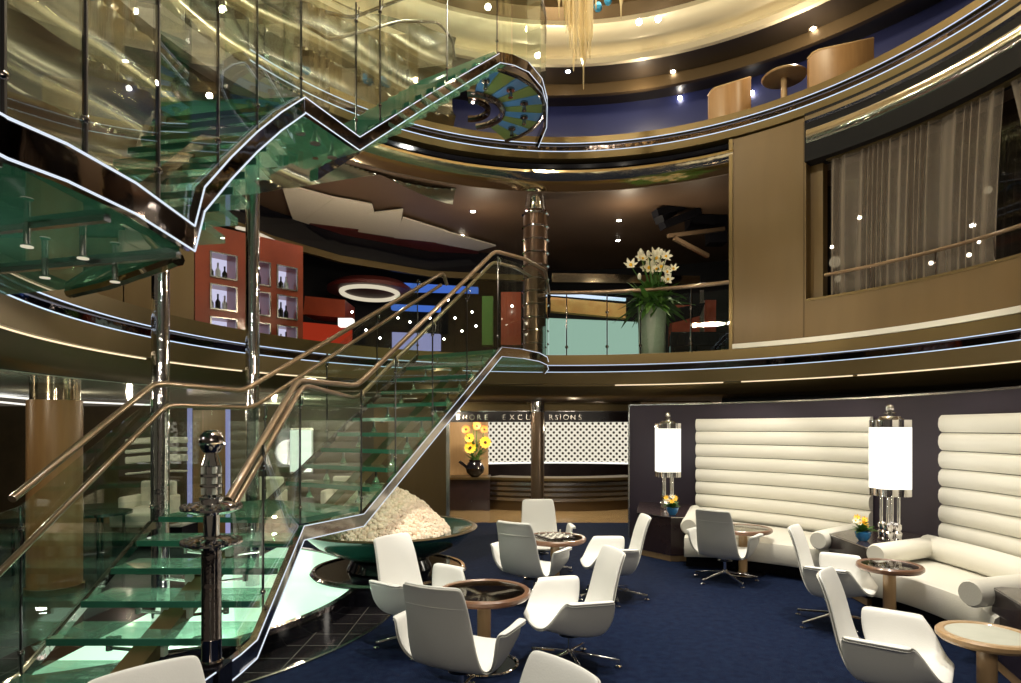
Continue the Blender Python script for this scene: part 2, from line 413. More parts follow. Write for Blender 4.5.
struct(MB().arc([(R0-.03,6.56), (R0-.06,6.53), (R0-.06,6.47), (R0-.03,6.44)], aj-.004, A_R, 60).build('trim_header_mirror', 'mirror_strip'))
struct(MB().arc([(R0-.03,6.34), (R0-.05,6.31), (R0-.05,6.17), (R0-.03,6.14)], aj-.006, A_R, 60).build('trim_header_mirror_low', 'mirror_strip'))
wall_arc('trim_curtain_track', 'bronze', ang(823), A_R, R0+.10, R0+.20, 5.85, 5.885)
wall_arc('window_1', 'smoked', ang(826, R0+.55), A_R, R0+.56, R0+.57, 3.83, 5.87)
wall_arc('wall_behind_window', 'black', aw1+.12, A_R-.2, R0+1.9, R0+2.0, 3.1, 6.5)
# vertical seam lines of the wood panels
for px in (803,):
    struct(MB().arc([(R0+.024,3.26), (R0+.029,3.26), (R0+.029,6.5), (R0+.024,6.5)], ang(px)+.002, ang(px)-.002, 2).build('trim_panel_seam', 'bronze_dark'))
struct(MB().arc([(R0+.0,3.17), (R0+.30,3.17), (R0+.30,6.56), (R0+.0,6.56)], aw0+.012, aw0, 2).build('trim_wall_edge', 'bronze'))

# curtains
def curtain(name, a0, a1, label, z0=3.86, z1=5.86, seed=1, gather=0.0):
    rnd = random.Random(seed); n = 420; rows = []
    fr = [(rnd.uniform(20, 46), rnd.uniform(0, 6), rnd.uniform(.3, 1)) for _ in range(5)]
    for j in range(15):
        v = j/14; row = []
        for i in range(n+1):
            u = i/n
            a = a0+(a1-a0)*(u if gather == 0 else (u*(1-gather*sin(v*pi*.5)*.9)))
            w = sum(k*sin(f*u*2.0+p+v*.5*sin(f)) for f, p, k in fr)/3.0
            w2 = sin(u*120+5*sin(u*9+seed)+3*sin(u*23)+v*.9)
            row.append(cyl(a, R0+.15+.040*w*(.6+.5*v)+.028*w2*(1.1-.5*v), z1-(z1-z0)*v))
        rows.append(row)
    t = thing(name, cyl(a0, R0+.15, z0), label, 'curtain', 'curtains of the gallery window')
    MB().grid(rows).build('cloth', 'sheer', t)
    hem = MB().tube(rows[0], .012, 5); hem.build('heading', 'sheer', t)
    return t
curtain('sheer_curtain', ang(826), ang(992), 'wide brown sheer curtain hanging nearest the wood panel in the gallery window', seed=3, gather=.04)
curtain('sheer_curtain', A_R, ang(1000), 'brown sheer curtain at the far right edge of the gallery window, parted off', seed=9, gather=.10)
t = thing('window_rail', cyl(ang(823), R0+.0, 4.0), 'long bronze rail running across the curtained gallery window', 'handrail')
MB().tube(arcpts(ang(823), A_R, R0+.06, 4.15, 40), .026, 8).build('bar', 'rail', t)
for px in (868, 932, 990, 1050):
    a = ang(px); MB().tube([cyl(a, R0+.06, 4.13), cyl(a, R0+.08, 3.82)], .010, 6).build('post', 'dark_chrome', t)
# small lights behind the curtain
for i, (px, py, s) in enumerate(((835, 262, .16), (838, 279, .10), (931, 263, .05), (931, 280, .05), (969, 255, .05), (979, 242, .04), (988, 190, .09), (832, 247, .05))):
    x, y = far_hit(px, C0, R0+1.6); p = P(px, py, y)
    o = MB().ball(p, s*.6, 8, 6).build('reflected_lamp', 'warm_lit' if s > .08 else 'bulb')
    tag(o, 'small warm lamp glowing behind the sheer curtains of the gallery window', 'lamp', 'lamps behind the curtains')

# ------------------------------------------------------------------ gallery balustrade in the middle of deck one
t = thing('gallery_balustrade', cyl(ang(640), R0+.1, 3.17), 'curved glass balustrade with bronze rail in front of the tall vase', 'balustrade')
MB().tube(arcpts(ang(549), ang(733), R0+.06, 4.27, 30), .034, 10).build('handrail', 'rail', t)
bp = [549, 567, 607, 640, 690, 731]
for i in range(len(bp)-1):
    MB().arc([(R0+.10,3.19), (R0+.115,3.19), (R0+.115,4.16), (R0+.10,4.16)], ang(bp[i])-.004, ang(bp[i+1])+.004, 8).build('glass_panel', 'glass', t)
for px in bp[1:-1]:
    a = ang(px)
    q = MB().tube([cyl(a, R0+.09, 3.17), cyl(a, R0+.09, 4.26)], .012, 6); q.ball(cyl(a, R0+.08, 3.92), .03, 8, 6); q.ball(cyl(a, R0+.08, 3.32), .03, 8, 6)
    q.build('post', 'dark_chrome', t)

# ------------------------------------------------------------------ lower walls
def circ_w(px, r=4.66):
    return far_hit(px, W0, r)
def angw(px, r=4.66): return ang(px, r, W0)
aw_end = angw(630)
struct(MB().arc([(4.66,0), (4.78,0), (4.78,2.30), (4.66,2.30)], aw_end, radians(-45), 60, W0).build('wall_lounge', 'blue_wall'))
struct(MB().arc([(4.645,2.285), (4.79,2.285), (4.79,2.31), (4.645,2.31)], aw_end, radians(-45), 60, W0).build('trim_wall_top', 'steel'))
struct(MB().arc([(4.64,0), (4.80,0), (4.80,2.30), (4.64,2.30)], aw_end+.006, aw_end, 2, W0).build('trim_wall_end', 'steel'))
struct(MB().arc([(5.6,0), (5.7,0), (5.7,2.5), (5.6,2.5)], radians(60), A_R, 40).build('wall_behind_lounge', 'black'))  # black sheet added so the recess above the lounge wall stays dark
# reception niche
struct(MB().box(P(632,0,12.4).x+.05, 12.45, 1.2, .12, .1, 2.5).build('trim_niche_right', 'steel', smooth=False))
struct(MB().box(P(449,0,12.4).x-.02, 12.42, 1.05, .07, .1, 2.1).build('trim_niche_left', 'steel', smooth=False))
struct(MB().box(P(410,0,12.4).x, 12.45, 1.2, 1.45, .12, 2.45).build('wall_pier', 'wood_wall', smooth=False))
struct(MB().box(0.5, 12.46, 2.325, 4.2, .14, .18).build('trim_niche_header_top', 'bronze', smooth=False))
struct(MB().box(0.5, 12.50, 2.125, 4.2, .10, .21).build('trim_niche_header', 'dark_wood', smooth=False))
struct(MB().box(0.5, 12.44, 2.235, 4.2, .12, .014).build('trim_niche_line', 'chrome', smooth=False))
struct(MB().prism([(-3,12.4), (4,12.4), (4,19), (-3,19)], 2.42, 2.5).build('ceiling_reception', 'bronze_dark', smooth=False))
struct(MB().box(0, 18.6, 1.2, 9, .1, 2.5).build('wall_reception', 'dark_wood', smooth=False))
struct(MB().box(P(470,0,15.4).x-.1, 15.5, 1.45, 1.1, .08, 2.1).build('wall_niche_gold', 'oak', smooth=False))
# letters of the sign
def letter(ch, px, w, parent):
    cu = bpy.data.curves.new('letter', 'FONT'); cu.body = ch; cu.size = .15; cu.extrude = .006; cu.align_x = 'CENTER'
    tmp = bpy.data.objects.new('letter_tmp', cu); col.objects.link(tmp)
    bpy.context.view_layer.update()
    me = bpy.data.meshes.new_from_object(tmp.evaluated_get(bpy.context.evaluated_depsgraph_get()))
    bpy.data.objects.remove(tmp)
    me.transform(Matrix.Translation(Vector((G(px, 12.43).x, 12.435, 2.065))-Vector(parent.location)) @ Matrix.Rotation(pi/2, 4, 'X'))
    me.materials.clear(); me.materials.append(M['letter'])
    ob = bpy.data.objects.new('letter', me); col.objects.link(ob); ob.parent = parent
st = thing('header_sign', (0.2, 12.43, 2.05), 'polished metal letters reading SHORE EXCURSIONS on the dark header over the desk', 'sign')
for ch, px in zip('SHOREEXCURSIONS', (458, 465, 472, 479, 486, 504, 512, 520, 528.5, 551, 556.5, 560.5, 566, 573, 580)):
    letter(ch, px, 8, st)
# pierced lit screen, curved
def uv_arc(name, mat, a0, a1, r, z0, z1, c, parent=None, n=40):
    me = bpy.data.meshes.new(name); vs = []; fs = []; uvs = []
    base = Vector(parent.location) if parent else Vector((0,0,0))
    for i in range(n+1):
        a = a0+(a1-a0)*i/n
        for rr in (r, r+.03):
            for z in (z0, z1): vs.append(cyl(a, rr, z, c)-base)
    for i in range(n):
        b = i*4
        fs += [(b, b+4, b+5, b+1), (b+2, b+3, b+7, b+6), (b+1, b+5, b+7, b+3), (b, b+2, b+6, b+4)]
        u0, u1 = (a1-a0)*i/n*r, (a1-a0)*(i+1)/n*r
        uvs += [(u0,z0), (u1,z0), (u1,z1), (u0,z1), (u0,z0), (u0,z1), (u1,z1), (u1,z0)]+[(u0,.04), (u1,.04)]*4
    me.from_pydata(vs, [], fs); L = me.uv_layers.new(name='UVMap')
    for i, u in enumerate(uvs): L.data[i].uv = u
    me.materials.append(M[mat]); ob = bpy.data.objects.new(name, me); col.objects.link(ob); ob.parent = parent
    return ob
RC = (1.2, 11.6)
t = thing('pierced_screen', (1.2, 15.9, .99), 'white backlit screen with staggered round holes behind the reception desk', 'screen')
for a, b in ((485, 531), (545, 628)):
    uv_arc('lit_sheet', 'screen', ang(a, 4.6, RC), ang(b, 4.6, RC), 4.6, 1.02, 2.09, RC, t)
MB().arc([(4.5,.98), (4.64,.98), (4.64,1.02), (4.5,1.02)], ang(478, 4.6, RC), ang(640, 4.6, RC), 30, RC).build('bottom_rail', 'white_lit', t)
# desk
DC = (1.15, 17.6)
def near_ang(px, c, r):
    s = (px-CX)/F; A = 1+s*s; B = -2*(s*c[0]+c[1]); D = c[0]**2+c[1]**2-r*r
    Y = (-B-sqrt(max(0, B*B-4*A*D)))/(2*A); a = atan2(Y-c[1], s*Y-c[0]); return a
t = thing('reception_desk', (1.15, 14.2, 0), 'long curved bronze reception desk with horizontal metal bands', 'desk')
d0, d1 = near_ang(489, DC, 3.5), near_ang(640, DC, 3.5)
MB().arc([(3.5,.0), (3.5,.70), (3.1,.70), (3.1,0)], d0, d1, 30, DC).build('body', 'bronze_dark', t)
MB().arc([(3.56,.70), (3.56,.76), (2.95,.76), (2.95,.70)], d0, d1, 30, DC).build('worktop', 'bronze', t)
for z in (.26, .38, .50, .62):
    MB().arc([(3.5,z-.045), (3.53,z-.035), (3.53,z+.035), (3.5,z+.045)], d0, d1, 30, DC).build('metal_band', 'steel', t)
t = thing('side_counter', G(472, 14.3), 'low brown counter carrying the sunflower vase left of the desk', 'counter')
x0, x1 = G(449, 14.3).x, G(490, 14.3).x
MB().box((x0+x1)/2, 14.6, .36, x1-x0, .7, .72).build('body', 'dark_wood', t, smooth=False)
MB().box((x0+x1)/2, 14.58, .745, x1-x0, .8, .05).build('top', 'bronze', t, smooth=False)
# dark things lying on the desk behind
t = thing('niche_column', G(537.5, 11.9), 'slim brown column with chrome cap standing before the reception niche', 'column')
MB().lathe([(.125,0), (.125,2.2)], G(537.5, 11.9), 24).build('shaft', 'rail', t)
MB().lathe([(.14,2.2), (.14,2.41)], G(537.5, 11.9), 24).build('capital', 'chrome', t)

#SECTION_LEFT
# ------------------------------------------------------------------ lounge beyond the stair (left)
struct(MB().arc([(R0+.56,2.405), (9.5,2.405), (9.5,2.415), (R0+.56,2.415)], radians(118), A_L, 60).build('ceiling_lounge', 'frosted', smooth=False))
struct(MB().box(-8.2, 14.2, 1.2, 11.6, .1, 2.4).build('wall_lounge_back', 'lounge_wall', smooth=False))
struct(MB().box(-12.5, 7, 1.3, .1, 14, 2.6).build('wall_lounge_left', 'black_gloss', smooth=False))
t = thing('round_column', G(55, 7.2), 'thick tan round column with gold mirrored capital at the left', 'column')
MB().lathe([(.27,0), (.27,2.22)], G(55, 7.2), 40).build('shaft', 'wood_panel', t)
MB().lathe([(.24,2.22), (.24,2.52)], G(55, 7.2), 40).build('capital', 'mirror_gold', t)
MB().lathe([(.29,0), (.29,.08)], G(55, 7.2), 40).build('base', 'bronze', t)
struct(MB().box(G(77, 8.0).x, 8.0, 1.26, .05, .08, 2.5).build('trim_glass_post', 'steel', smooth=False))
# ceiling light lines of the lounge
for (pa, ya, pb, yb, Y1, Y2) in ((0, 396, 32, 399, 9, 9), (80, 402, 152, 405, 9, 9), (170, 408, 245, 412, 9, 9), (0, 402, 30, 405, 8, 8), (80, 407, 152, 410, 8, 8)):
    Y1 = (2.39-EYE)*F/(HY-ya); Y2 = (2.39-EYE)*F/(HY-yb)
    o = MB().bar([P(pa, ya, Y1), P(pb, yb, Y2)], .05, .03).build('ceiling_light_strip', 'white_lit', smooth=False)
    tag(o, 'thin cool light strip under the ceiling of the dark lounge behind the stair', 'light strip', 'light strips in the lounge ceiling')
# door panel lit blue
t = thing('lit_door', G(210, 10.5), 'brown door with pale blue lit edges behind the stair newel', 'door')
MB().box(G(210, 10.5).x, 10.5, 1.1, .55, .05, 2.2).build('leaf', 'wood_panel', t, smooth=False)
for px in (191, 229): MB().box(G(px, 10.5).x, 10.46, 1.12, .055, .06, 2.24).build('side_light', 'violet_lit', t, smooth=False)
MB().box(G(210, 10.5).x, 10.46, 2.27, .72, .06, .06).build('top_frame', 'steel', t, smooth=False)
# bench shape standing in for a reflection of the white padded panels
t = thing('panel_reflection', G(160, 10.2), 'white padded rolls modelled for a reflection of the wall panels behind the stair glass', 'sofa')
for k, (ya, yb) in enumerate(((437, 443), (447, 451), (454, 461), (470, 472))):
    p = MB(); a, b = P(126, ya+(3 if k else 2), 10.2), P(186, ya, 10.2); h = (yb-ya)/F*10.2
    p.band([a, (a+b)/2+Vector((0, .1, .02)), b], .12, -h); p.build('backrest_roll', 'cream', t, bevel=.02)
MB().box(G(156, 10.0).x, 10.0, .45, 1.15, .6, .22).build('seat', 'cream', t, bevel=.04)
MB().box(G(156, 10.0).x, 10.0, .17, 1.10, .5, .34).build('base', 'black', t)
def lounge_set(px, Y, label):
    c = G(px, Y)
    t = thing('lounge_table', c, label, 'table', 'dark tables in the lounge')
    MB().lathe([(0.0,.62), (.42,.62), (.42,.66), (0,.66)], c, 24).build('top', 'black_gloss', t)
    for a in range(4): MB().tube([c+Vector((.3*cos(a*pi/2+.5), .3*sin(a*pi/2+.5), 0)), c+Vector((.3*cos(a*pi/2+.5), .3*sin(a*pi/2+.5), .62))], .02, 6).build('leg', 'black', t)
lounge_set(18, 8.2, 'dark round table standing left of the thick tan column')
lounge_set(100, 9.2, 'dark round table right of the thick tan column, seen through glass')

for px, y0, y1, w_, lab in ((300, 430, 472, 20, 'tall white lit wall lamp behind the stair, right of the blue-edged door'), (399, 428, 446, 14, 'white lit wall lamp seen through the upper end of the stair glass')):
    a = P(px, y0, 13.9); b = P(px, y1, 13.9); ww = w_/F*13.9
    t = thing('wall_lamp', V_(a.x, 13.9, b.z), lab, 'lamp')
    MB().box(a.x, 13.95, (a.z+b.z)/2, ww, .10, a.z-b.z).build('lit_shade', 'shade', t, smooth=False)
    MB().box(a.x, 14.05, (a.z+b.z)/2, ww+.08, .10, a.z-b.z+.10).build('back_plate', 'steel', t, smooth=False)
for k, (px, Y, lab) in enumerate(((150, 11.6, 'low cream armchair in the lounge behind the chrome column'), (262, 12.6, 'low cream armchair in the lounge behind the second chrome column'), (345, 12.8, 'low cream armchair in the lounge seen between the stair posts'))):
    c = G(px, Y)
    t = thing('armchair', c, lab, 'chair', 'cream armchairs in the lounge')
    MB().box(c.x, c.y, .30, .62, .60, .26).build('seat', 'cream', t, bevel=.04)
    MB().box(c.x, c.y+.30, .58, .66, .14, .62).build('backrest', 'cream', t, bevel=.05)
    for sx in (-1, 1): MB().box(c.x+sx*.36, c.y, .42, .12, .62, .44).build('armrest', 'cream', t, bevel=.04)
    MB().box(c.x, c.y, .09, .56, .52, .17).build('base', 'black', t)
lounge_set(215, 11.4, 'dark round table between the cream armchairs behind the stair')

#SECTION_TOPS
# ------------------------------------------------------------------ deck two interior
struct(MB().arc([(5.55,8.72), (7.9,8.72), (7.9,8.85), (5.55,8.85)], A_R, A_L, 90).build('ceiling_deck_two', 'dark_ceiling'))
struct(MB().arc([(7.15,6.95), (7.3,6.95), (7.3,8.72), (7.15,8.72)], A_R, ang(380), 90).build('wall_deck_two', 'navy_wall'))
struct(MB().arc([(6.3,8.50), (6.4,8.50), (6.4,8.72), (6.3,8.72)], A_R, ang(380), 90).build('trim_bulkhead', 'bronze_dark'))
# gold dome: coved rings
dome = [(5.62,8.66), (5.50,8.64), (5.42,8.70), (5.50,8.80), (5.40,8.86), (5.20,8.84), (5.02,8.92), (4.96,9.02), (5.02,9.14)]
struct(MB().arc(dome, A_R, A_L, 120, closed=False).build('ceiling_dome_outer', 'gold_cream'))
dome2 = [(5.02,9.14), (4.90,9.30), (4.74,9.32)]
struct(MB().arc(dome2, A_R, A_L, 120, closed=False).build('ceiling_dome_recess', 'bronze_dark'))
dome3 = [(4.74,9.32), (4.62,9.26), (4.46,9.30), (4.36,9.42), (4.42,9.56), (4.3,9.70), (4.0,9.75)]
struct(MB().arc(dome3, A_R, A_L, 120, closed=False).build('ceiling_dome_middle', 'gold_cream'))
dome4 = [(4.0,9.75), (3.6,9.8), (3.4,9.7), (3.1,9.75), (2.9,9.95), (0.02,10.0)]
struct(MB().arc(dome4, radians(-180), radians(180), 120, closed=False).build('ceiling_dome_inner', 'gold'))
for r, z in ((5.14,8.98), (4.52,9.42)):
    o = struct(MB().tube(arcpts(A_R, A_L, r+.22, z-.08, 120), .012, 6).build('trim_cove_line', 'cove_light'))
# rippling gold wall on the left
rows = []
n, mrow = 220, 110
aL0, aL1 = ang(455, R0+.5), radians(212)
for j in range(mrow+1):
    row = []
    for i in range(n+1):
        u = i/n; a = aL0+(aL1-aL0)*u
        zb = 6.0-1.5*min(1, max(0, (u-.15)/.5)); z = zb+(9.2-zb)*j/mrow
        ph = z*9.0+1.0*sin(a*7+z*.8)+1.6*sin(a*3.1+1)
        w = (abs(sin(ph*.5)))**.8
        row.append(cyl(a, R0+.42+.27*w, z+.10*sin(a*9)))
    rows.append(row)
struct(MB().grid(rows).build('wall_rippled_gold', 'ripple'))

# downlights
def downlight(p, label, group, r=.035, up=False):
    t = thing('downlight', p, label, 'ceiling light', group)
    MB().lathe([(r*1.7,0), (r*1.7,.012), (r*1.1,.014)], p+Vector((0,0,-.012)), 14).build('rim', 'chrome', t)
    MB().lathe([(0,-.008), (r,-.006), (r,.0)], p+Vector((0,0,-.012)), 12).build('bulb', 'bulb', t)
for px, py, lab in ((473, 211, 'upper of the two starry spotlights in the brown ceiling left of the ringed column'),
                    (462, 235, 'lower of the two starry spotlights in the brown ceiling left of the ringed column'),
                    (619, 220, 'upper of the two starry spotlights in the brown ceiling above the tall vase'),
                    (618, 240, 'lower of the two starry spotlights in the brown ceiling above the tall vase'),
                    (294, 199, 'spotlight shining in the pale angled ceiling panel beside the chrome column')):
    Y = (6.12-EYE)*F/(HY-py); p = P(px, py, Y); downlight(p, lab, 'spotlights in the gallery ceiling', .045)
for px, py in ((568, 71), (623, 98), (673, 71), (740, 60), (680, 98), (813, 28), (752, 93)):
    if py > 80: x, y = far_hit(px, C0, 7.1)
    else: x, y = far_hit(px, C0, 6.3)
    Y = (8.72-EYE)*F/(HY-py) if py <= 80 else y
    p = P(px, py, Y)
    if py <= 80: downlight(p, 'bright little spotlight in the dark top gallery ceiling', 'spotlights of the top gallery', .045)
    else:
        o = MB().ball(p, .045, 8, 6).build('wall_lamp', 'bulb'); tag(o, 'tiny bright lamp on the navy wall of the top gallery', 'lamp', 'lamps on the navy wall')
for px, py in ((639, 22), (658, 19), (488, 7)):
    p = P(px, py, 10.3); o = MB().ball(p, .05, 8, 6).build('cove_bulb', 'bulb'); tag(o, 'bright bulb set in the dark groove of the gold dome', 'lamp', 'bulbs of the dome')

# booth partitions and table on the top gallery
def partition(name, p0, p1, y0, y1, Y, label):
    t = thing(name, G((p0+p1)/2, Y, 6.95), label, 'partition', 'curved wooden booth screens')
    pts = []
    n = 12
    for i in range(n+1):
        u = i/n; px = p0+(p1-p0)*u; d = Y-.35*sin(pi*u*.6)
        pts.append((G(px, d), EYE-((y0+(y1-y0)*u)-HY)/F*d - .10*max(0, 1-u*6)**2))
    m_ = MB(); vs = []; fs = []
    for q, zt in pts: vs += [(q.x, q.y, 6.95), (q.x, q.y, zt), (q.x, q.y+.06, zt), (q.x, q.y+.06, 6.95)]
    for i in range(n):
        for k in range(4): fs.append((i*4+k, i*4+(k+1)%4, i*4+4+(k+1)%4, i*4+4+k))
    fs += [(0,1,2,3), tuple(n*4+k for k in (3,2,1,0))]
    m_.add(vs, fs); m_.build('panel', 'wood_panel', t)
    tp = MB().tube([Vector((q.x, q.y+.03, zt)) for q, zt in pts], .03, 6); tp.build('top_edge', 'oak', t)
x, y = far_hit(730, C0, 5.6)
partition('booth_partition', 709, 751, 90, 77, y, 'lower curved wooden booth screen on the top gallery, left of the round table')
x, y = far_hit(840, C0, 5.6)
partition('booth_partition', 809, 874, 52, 38, y, 'taller curved wooden booth screen on the top gallery, right of the round table')
x, y = far_hit(784, C0, 5.45); p = G(784, y, 6.95); zt = EYE+(HY-76)/F*y
t = thing('gallery_table', p, 'round wooden pedestal table on the top gallery between the booth screens', 'table')
MB().lathe([(0,zt-6.95-.04), (.33,zt-6.95-.04), (.35,zt-6.95-.02), (.33,zt-6.95), (0,zt-6.95)], p, 28).build('top', 'oak', t)
MB().lathe([(.05,0), (.05,zt-6.95-.04)], p, 14).build('pedestal', 'oak', t)

# ------------------------------------------------------------------ deck one interior
# panels on the brown ceiling
def ceil_poly(name, pix, mat, zc, label, cat='ceiling panel', grp='angled ceiling panels'):
    pts = []
    for px, py in pix:
        Y = (zc-EYE)*F/(HY-py); q = P(px, py, Y); pts.append((q.x, q.y))
    o = MB().prism(pts, zc, zc+.03).build(name, mat, smooth=False)
    return tag(o, label, cat, grp)
ceil_poly('ceiling_panel', [(281,184), (298,236), (334,198)], 'grey_panel', 6.05, 'small triangular grey fabric panel hanging nearest the chrome column')
ceil_poly('ceiling_panel', [(334,198), (302,222), (380,232), (372,205)], 'grey_panel', 6.045, 'pale grey fabric ceiling panel, first of the row beside the triangle')
ceil_poly('ceiling_panel', [(366,214), (358,232), (398,238), (403,210)], 'grey_panel', 6.04, 'pale grey fabric ceiling panel, second of the stepped row over the bar')
ceil_poly('ceiling_panel', [(403,218), (394,238), (440,243), (448,232)], 'grey_panel', 6.035, 'pale grey fabric ceiling panel, third of the stepped row over the bar')
ceil_poly('ceiling_panel', [(446,232), (436,243), (478,251), (496,246)], 'grey_panel', 6.03, 'pale grey fabric ceiling panel, last of the stepped row over the bar')
ceil_poly('ceiling_panel', [(306,222), (300,242), (480,262), (478,251)], 'red_panel', 6.06, 'long dark red ceiling panel below the stepped grey ones')
# tan soffit edge over the bar and its dark return
a, b = P(203, 219, 10.6), P(470, 279, 15.0)
pts = [a, P(340, 262, 12.4), P(400, 273, 13.6), b]
a.z = b.z = 5.48
pts = [Vector((p.x, p.y, 5.45)) for p in (P(203,219,10.45), P(270,243,11.9), P(340,262,13.3), P(430,276,14.6), P(545,282,15.1))]
struct(MB().band(pts, .10, .14).build('trim_bar_soffit', 'bronze'))
struct(MB().band([p+Vector((0,.05,.14)) for p in pts], .06, .5).build('trim_bar_soffit_dark', 'black_gloss'))
o = MB().bar([P(237,227.5,10.6), P(252,231,10.9), P(298,252.5,11.6)], .07, .04).build('light_strip', 'warm_lit'); tag(o, 'bright diagonal light strip above the red display cabinet', 'light strip')
# oval ceiling light
Y = 14.2; c = P(370, 293, Y)
t = thing('oval_ceiling_light', c, 'oval glowing ring light over the bar on the first gallery', 'ceiling light')
rg = [c+Vector((.62*cos(q*2*pi/30), .62*1.2*sin(q*2*pi/30), 0)) for q in range(30)]
MB().tube(rg, .06, 8, closed=True).build('ring', 'warm_lit', t)
MB().lathe([(0,.02), (.95,.02), (.95,.10), (.78,.22), (0,.22)], c, 30).build('housing', 'red_panel', t)

# red display cabinet
cA, cB = P(195, 335, 8.7), P(303, 335, 9.9)
cA.z = cB.z = 3.05
d = (cB-cA); Lc = d.length; d.normalize(); nrm = Vector((d.y, -d.x, 0))
zt = EYE+(HY-240)/F*8.9
t = thing('display_cabinet', cA, 'red-brown wall cabinet with a grid of nine lit display windows on the gallery', 'cabinet')
def cpt(u, z, off=0): return cA+d*(u*Lc)+Vector((0,0,z-3.05))+nrm*off
def slabq(u0, u1, z0, z1, o0, o1):
    return MB().hexa([cpt(u0,z0,o1), cpt(u1,z0,o1), cpt(u1,z0,o0), cpt(u0,z0,o0)], [cpt(u0,z1,o1), cpt(u1,z1,o1), cpt(u1,z1,o0), cpt(u0,z1,o0)])
us = [(.12,.36), (.44,.67), (.73,.94)]
zs = [(3.13,3.50), (3.60,3.97), (4.06,4.43)]
slabq(0, 1, 3.05, 4.80, -.45, -.40).build('back_panel', 'red_wood', t, smooth=False)
ed = [0, .12, .36, .44, .67, .73, .94, 1.0]
for i in (0, 2, 4, 6): slabq(ed[i], ed[i+1], 3.05, 4.80, -.40, 0).build('upright', 'red_wood', t, smooth=False)
for (u0, u1) in us:
    zz = [3.05]+[v for z in zs for v in z]+[4.80]
    for k in range(0, len(zz), 2): slabq(u0, u1, zz[k], zz[k+1], -.40, 0).build('rail', 'red_wood', t, smooth=False)
    for (z0, z1) in zs:
        slabq(u0, u1, z0, z1, -.39, -.36).build('lit_back', 'window_lit', t, smooth=False)
        w = MB(); e = .02
        for (a0, a1, b0, b1) in ((u0, u1, z0, z0+e), (u0, u1, z1-e, z1), (u0, u0+.014, z0, z1), (u1-.014, u1, z0, z1)):
            q = slabq(a0, a1, b0, b1, 0, .02); w.add(q.v, q.f)
        w.build('window_frame', 'steel', t, smooth=False)
bi = 0
for wi, (u0, u1) in enumerate(us):
    for zi, (z0, z1) in enumerate(zs):
        for k in range(3):
            uu = u0+(u1-u0)*(.25+.25*k); c = cpt(uu, z0, -.2); h = (z1-z0)*random.uniform(.62, .82)
            dark = (wi+zi+k) % 3 != 0
            prof = [(0,0), (.038,0), (.038,h*.55), (.013,h*.72), (.013,h), (0,h)]
            o = MB().lathe(prof, c+Vector((0,0,.003)), 12).build('display_bottle', 'bottle_dark' if dark else 'bottle_clear')
            tag(o, ('dark' if dark else 'clear')+' bottle standing in a lit window of the red display cabinet', 'bottle', ('dark' if dark else 'clear')+' bottles in the display cabinet')
# tan panelled wall left of the cabinet
pA, pB = G(40, 7.4, 0), G(194, 8.7, 0)
dd = (pB-pA); nn = 4
for i in range(nn):
    a = pA+dd*(i/nn); b = pA+dd*((i+1)/nn-.008)
    struct(MB().band([Vector((a.x, a.y, 3.05)), Vector((b.x, b.y, 3.05))], .08, 2.3).build('wall_tan_panel', 'wood_wall', smooth=False))
# bar beyond: red counter, lit strips, blue lines, curtain glow
def card(name, pix, Y, mat, depth, label, cat, grp=None):
    a = [P(px, py, Y) for px, py in pix]; b = [p+Vector((0, depth, 0)) for p in a]
    n = len(a)
    o = MB().add(a+b, [tuple(range(n)), tuple(range(2*n-1, n-1, -1))]+[(i, i+n, (i+1)%n+n, (i+1)%n) for i in range(n)]).build(name, mat, smooth=False)
    return tag(o, label, cat, grp)
card('bar_counter', [(303,322), (346,326), (346,352), (303,352)], 12.5, 'red_lit', .5, 'glowing red bar counter right of the display cabinet', 'counter')
card('bar_canopy', [(305,296), (345,300), (345,318), (303,314)], 12.9, 'red_wood', .8, 'red-brown canopy over the glowing bar counter', 'canopy')
card('light_box', [(338,318), (352,318), (352,326), (338,326)], 12.2, 'white_lit', .2, 'small white lit panel at the end of the red bar', 'light panel')
card('lit_curtain', [(392,332), (440,334), (440,350), (392,350)], 14.6, 'violet_lit', .2, 'pale blue lit curtain panel beyond the stair handrails', 'panel')
card('blue_beam', [(391,282), (478,287), (478,292), (391,290)], 14.4, 'blue_lit', .2, 'upper blue lit beam behind the stair handrails', 'beam')
card('blue_beam', [(391,304), (440,306), (440,311), (391,309)], 14.4, 'blue_lit', .2, 'lower blue lit beam behind the stair handrails', 'beam')
card('red_pillar', [(501,292), (521,292), (521,345), (501,345)], 12.6, 'red_wood', .4, 'red wooden pillar left of the ringed column', 'pillar')
card('green_pillar', [(482,296), (493,296), (493,345), (482,345)], 12.9, 'stem', .3, 'dull green pillar at the top of the stair flight', 'pillar')
card('lit_screen', [(548,318), (640,322), (640,356), (548,356)], 13.4, 'aqua_lit', .2, 'pale aqua lit screen behind the glass balustrade', 'screen')
card('orange_band', [(551,297), (626,304), (626,318), (551,311)], 13.7, 'orange', .2, 'orange figured wood band above the pale lit screen', 'panel')
card('blue_line', [(551,292), (626,298), (626,300.5), (551,294.5)], 13.6, 'led', .1, 'thin cool light line above the orange band', 'light strip')
card('ceiling_mirror', [(552,273), (700,276), (700,284), (552,282)], 14.0, 'mirror_gold', .2, 'mottled mirror strip under the brown ceiling', 'mirror')
card('red_pillar', [(672,305), (700,305), (700,345), (672,345)], 13.6, 'red_wood', .3, 'red panel behind the piano right of the tall vase', 'pillar')
card('red_pillar', [(705,300), (716,300), (716,345), (705,345)], 13.2, 'red_wood', .3, 'narrow red pillar beside the tan wall', 'pillar')
card('steel_post', [(700,290), (704,290), (704,345), (700,345)], 13.0, 'steel', .08, 'slender steel post right of the tall vase', 'post')
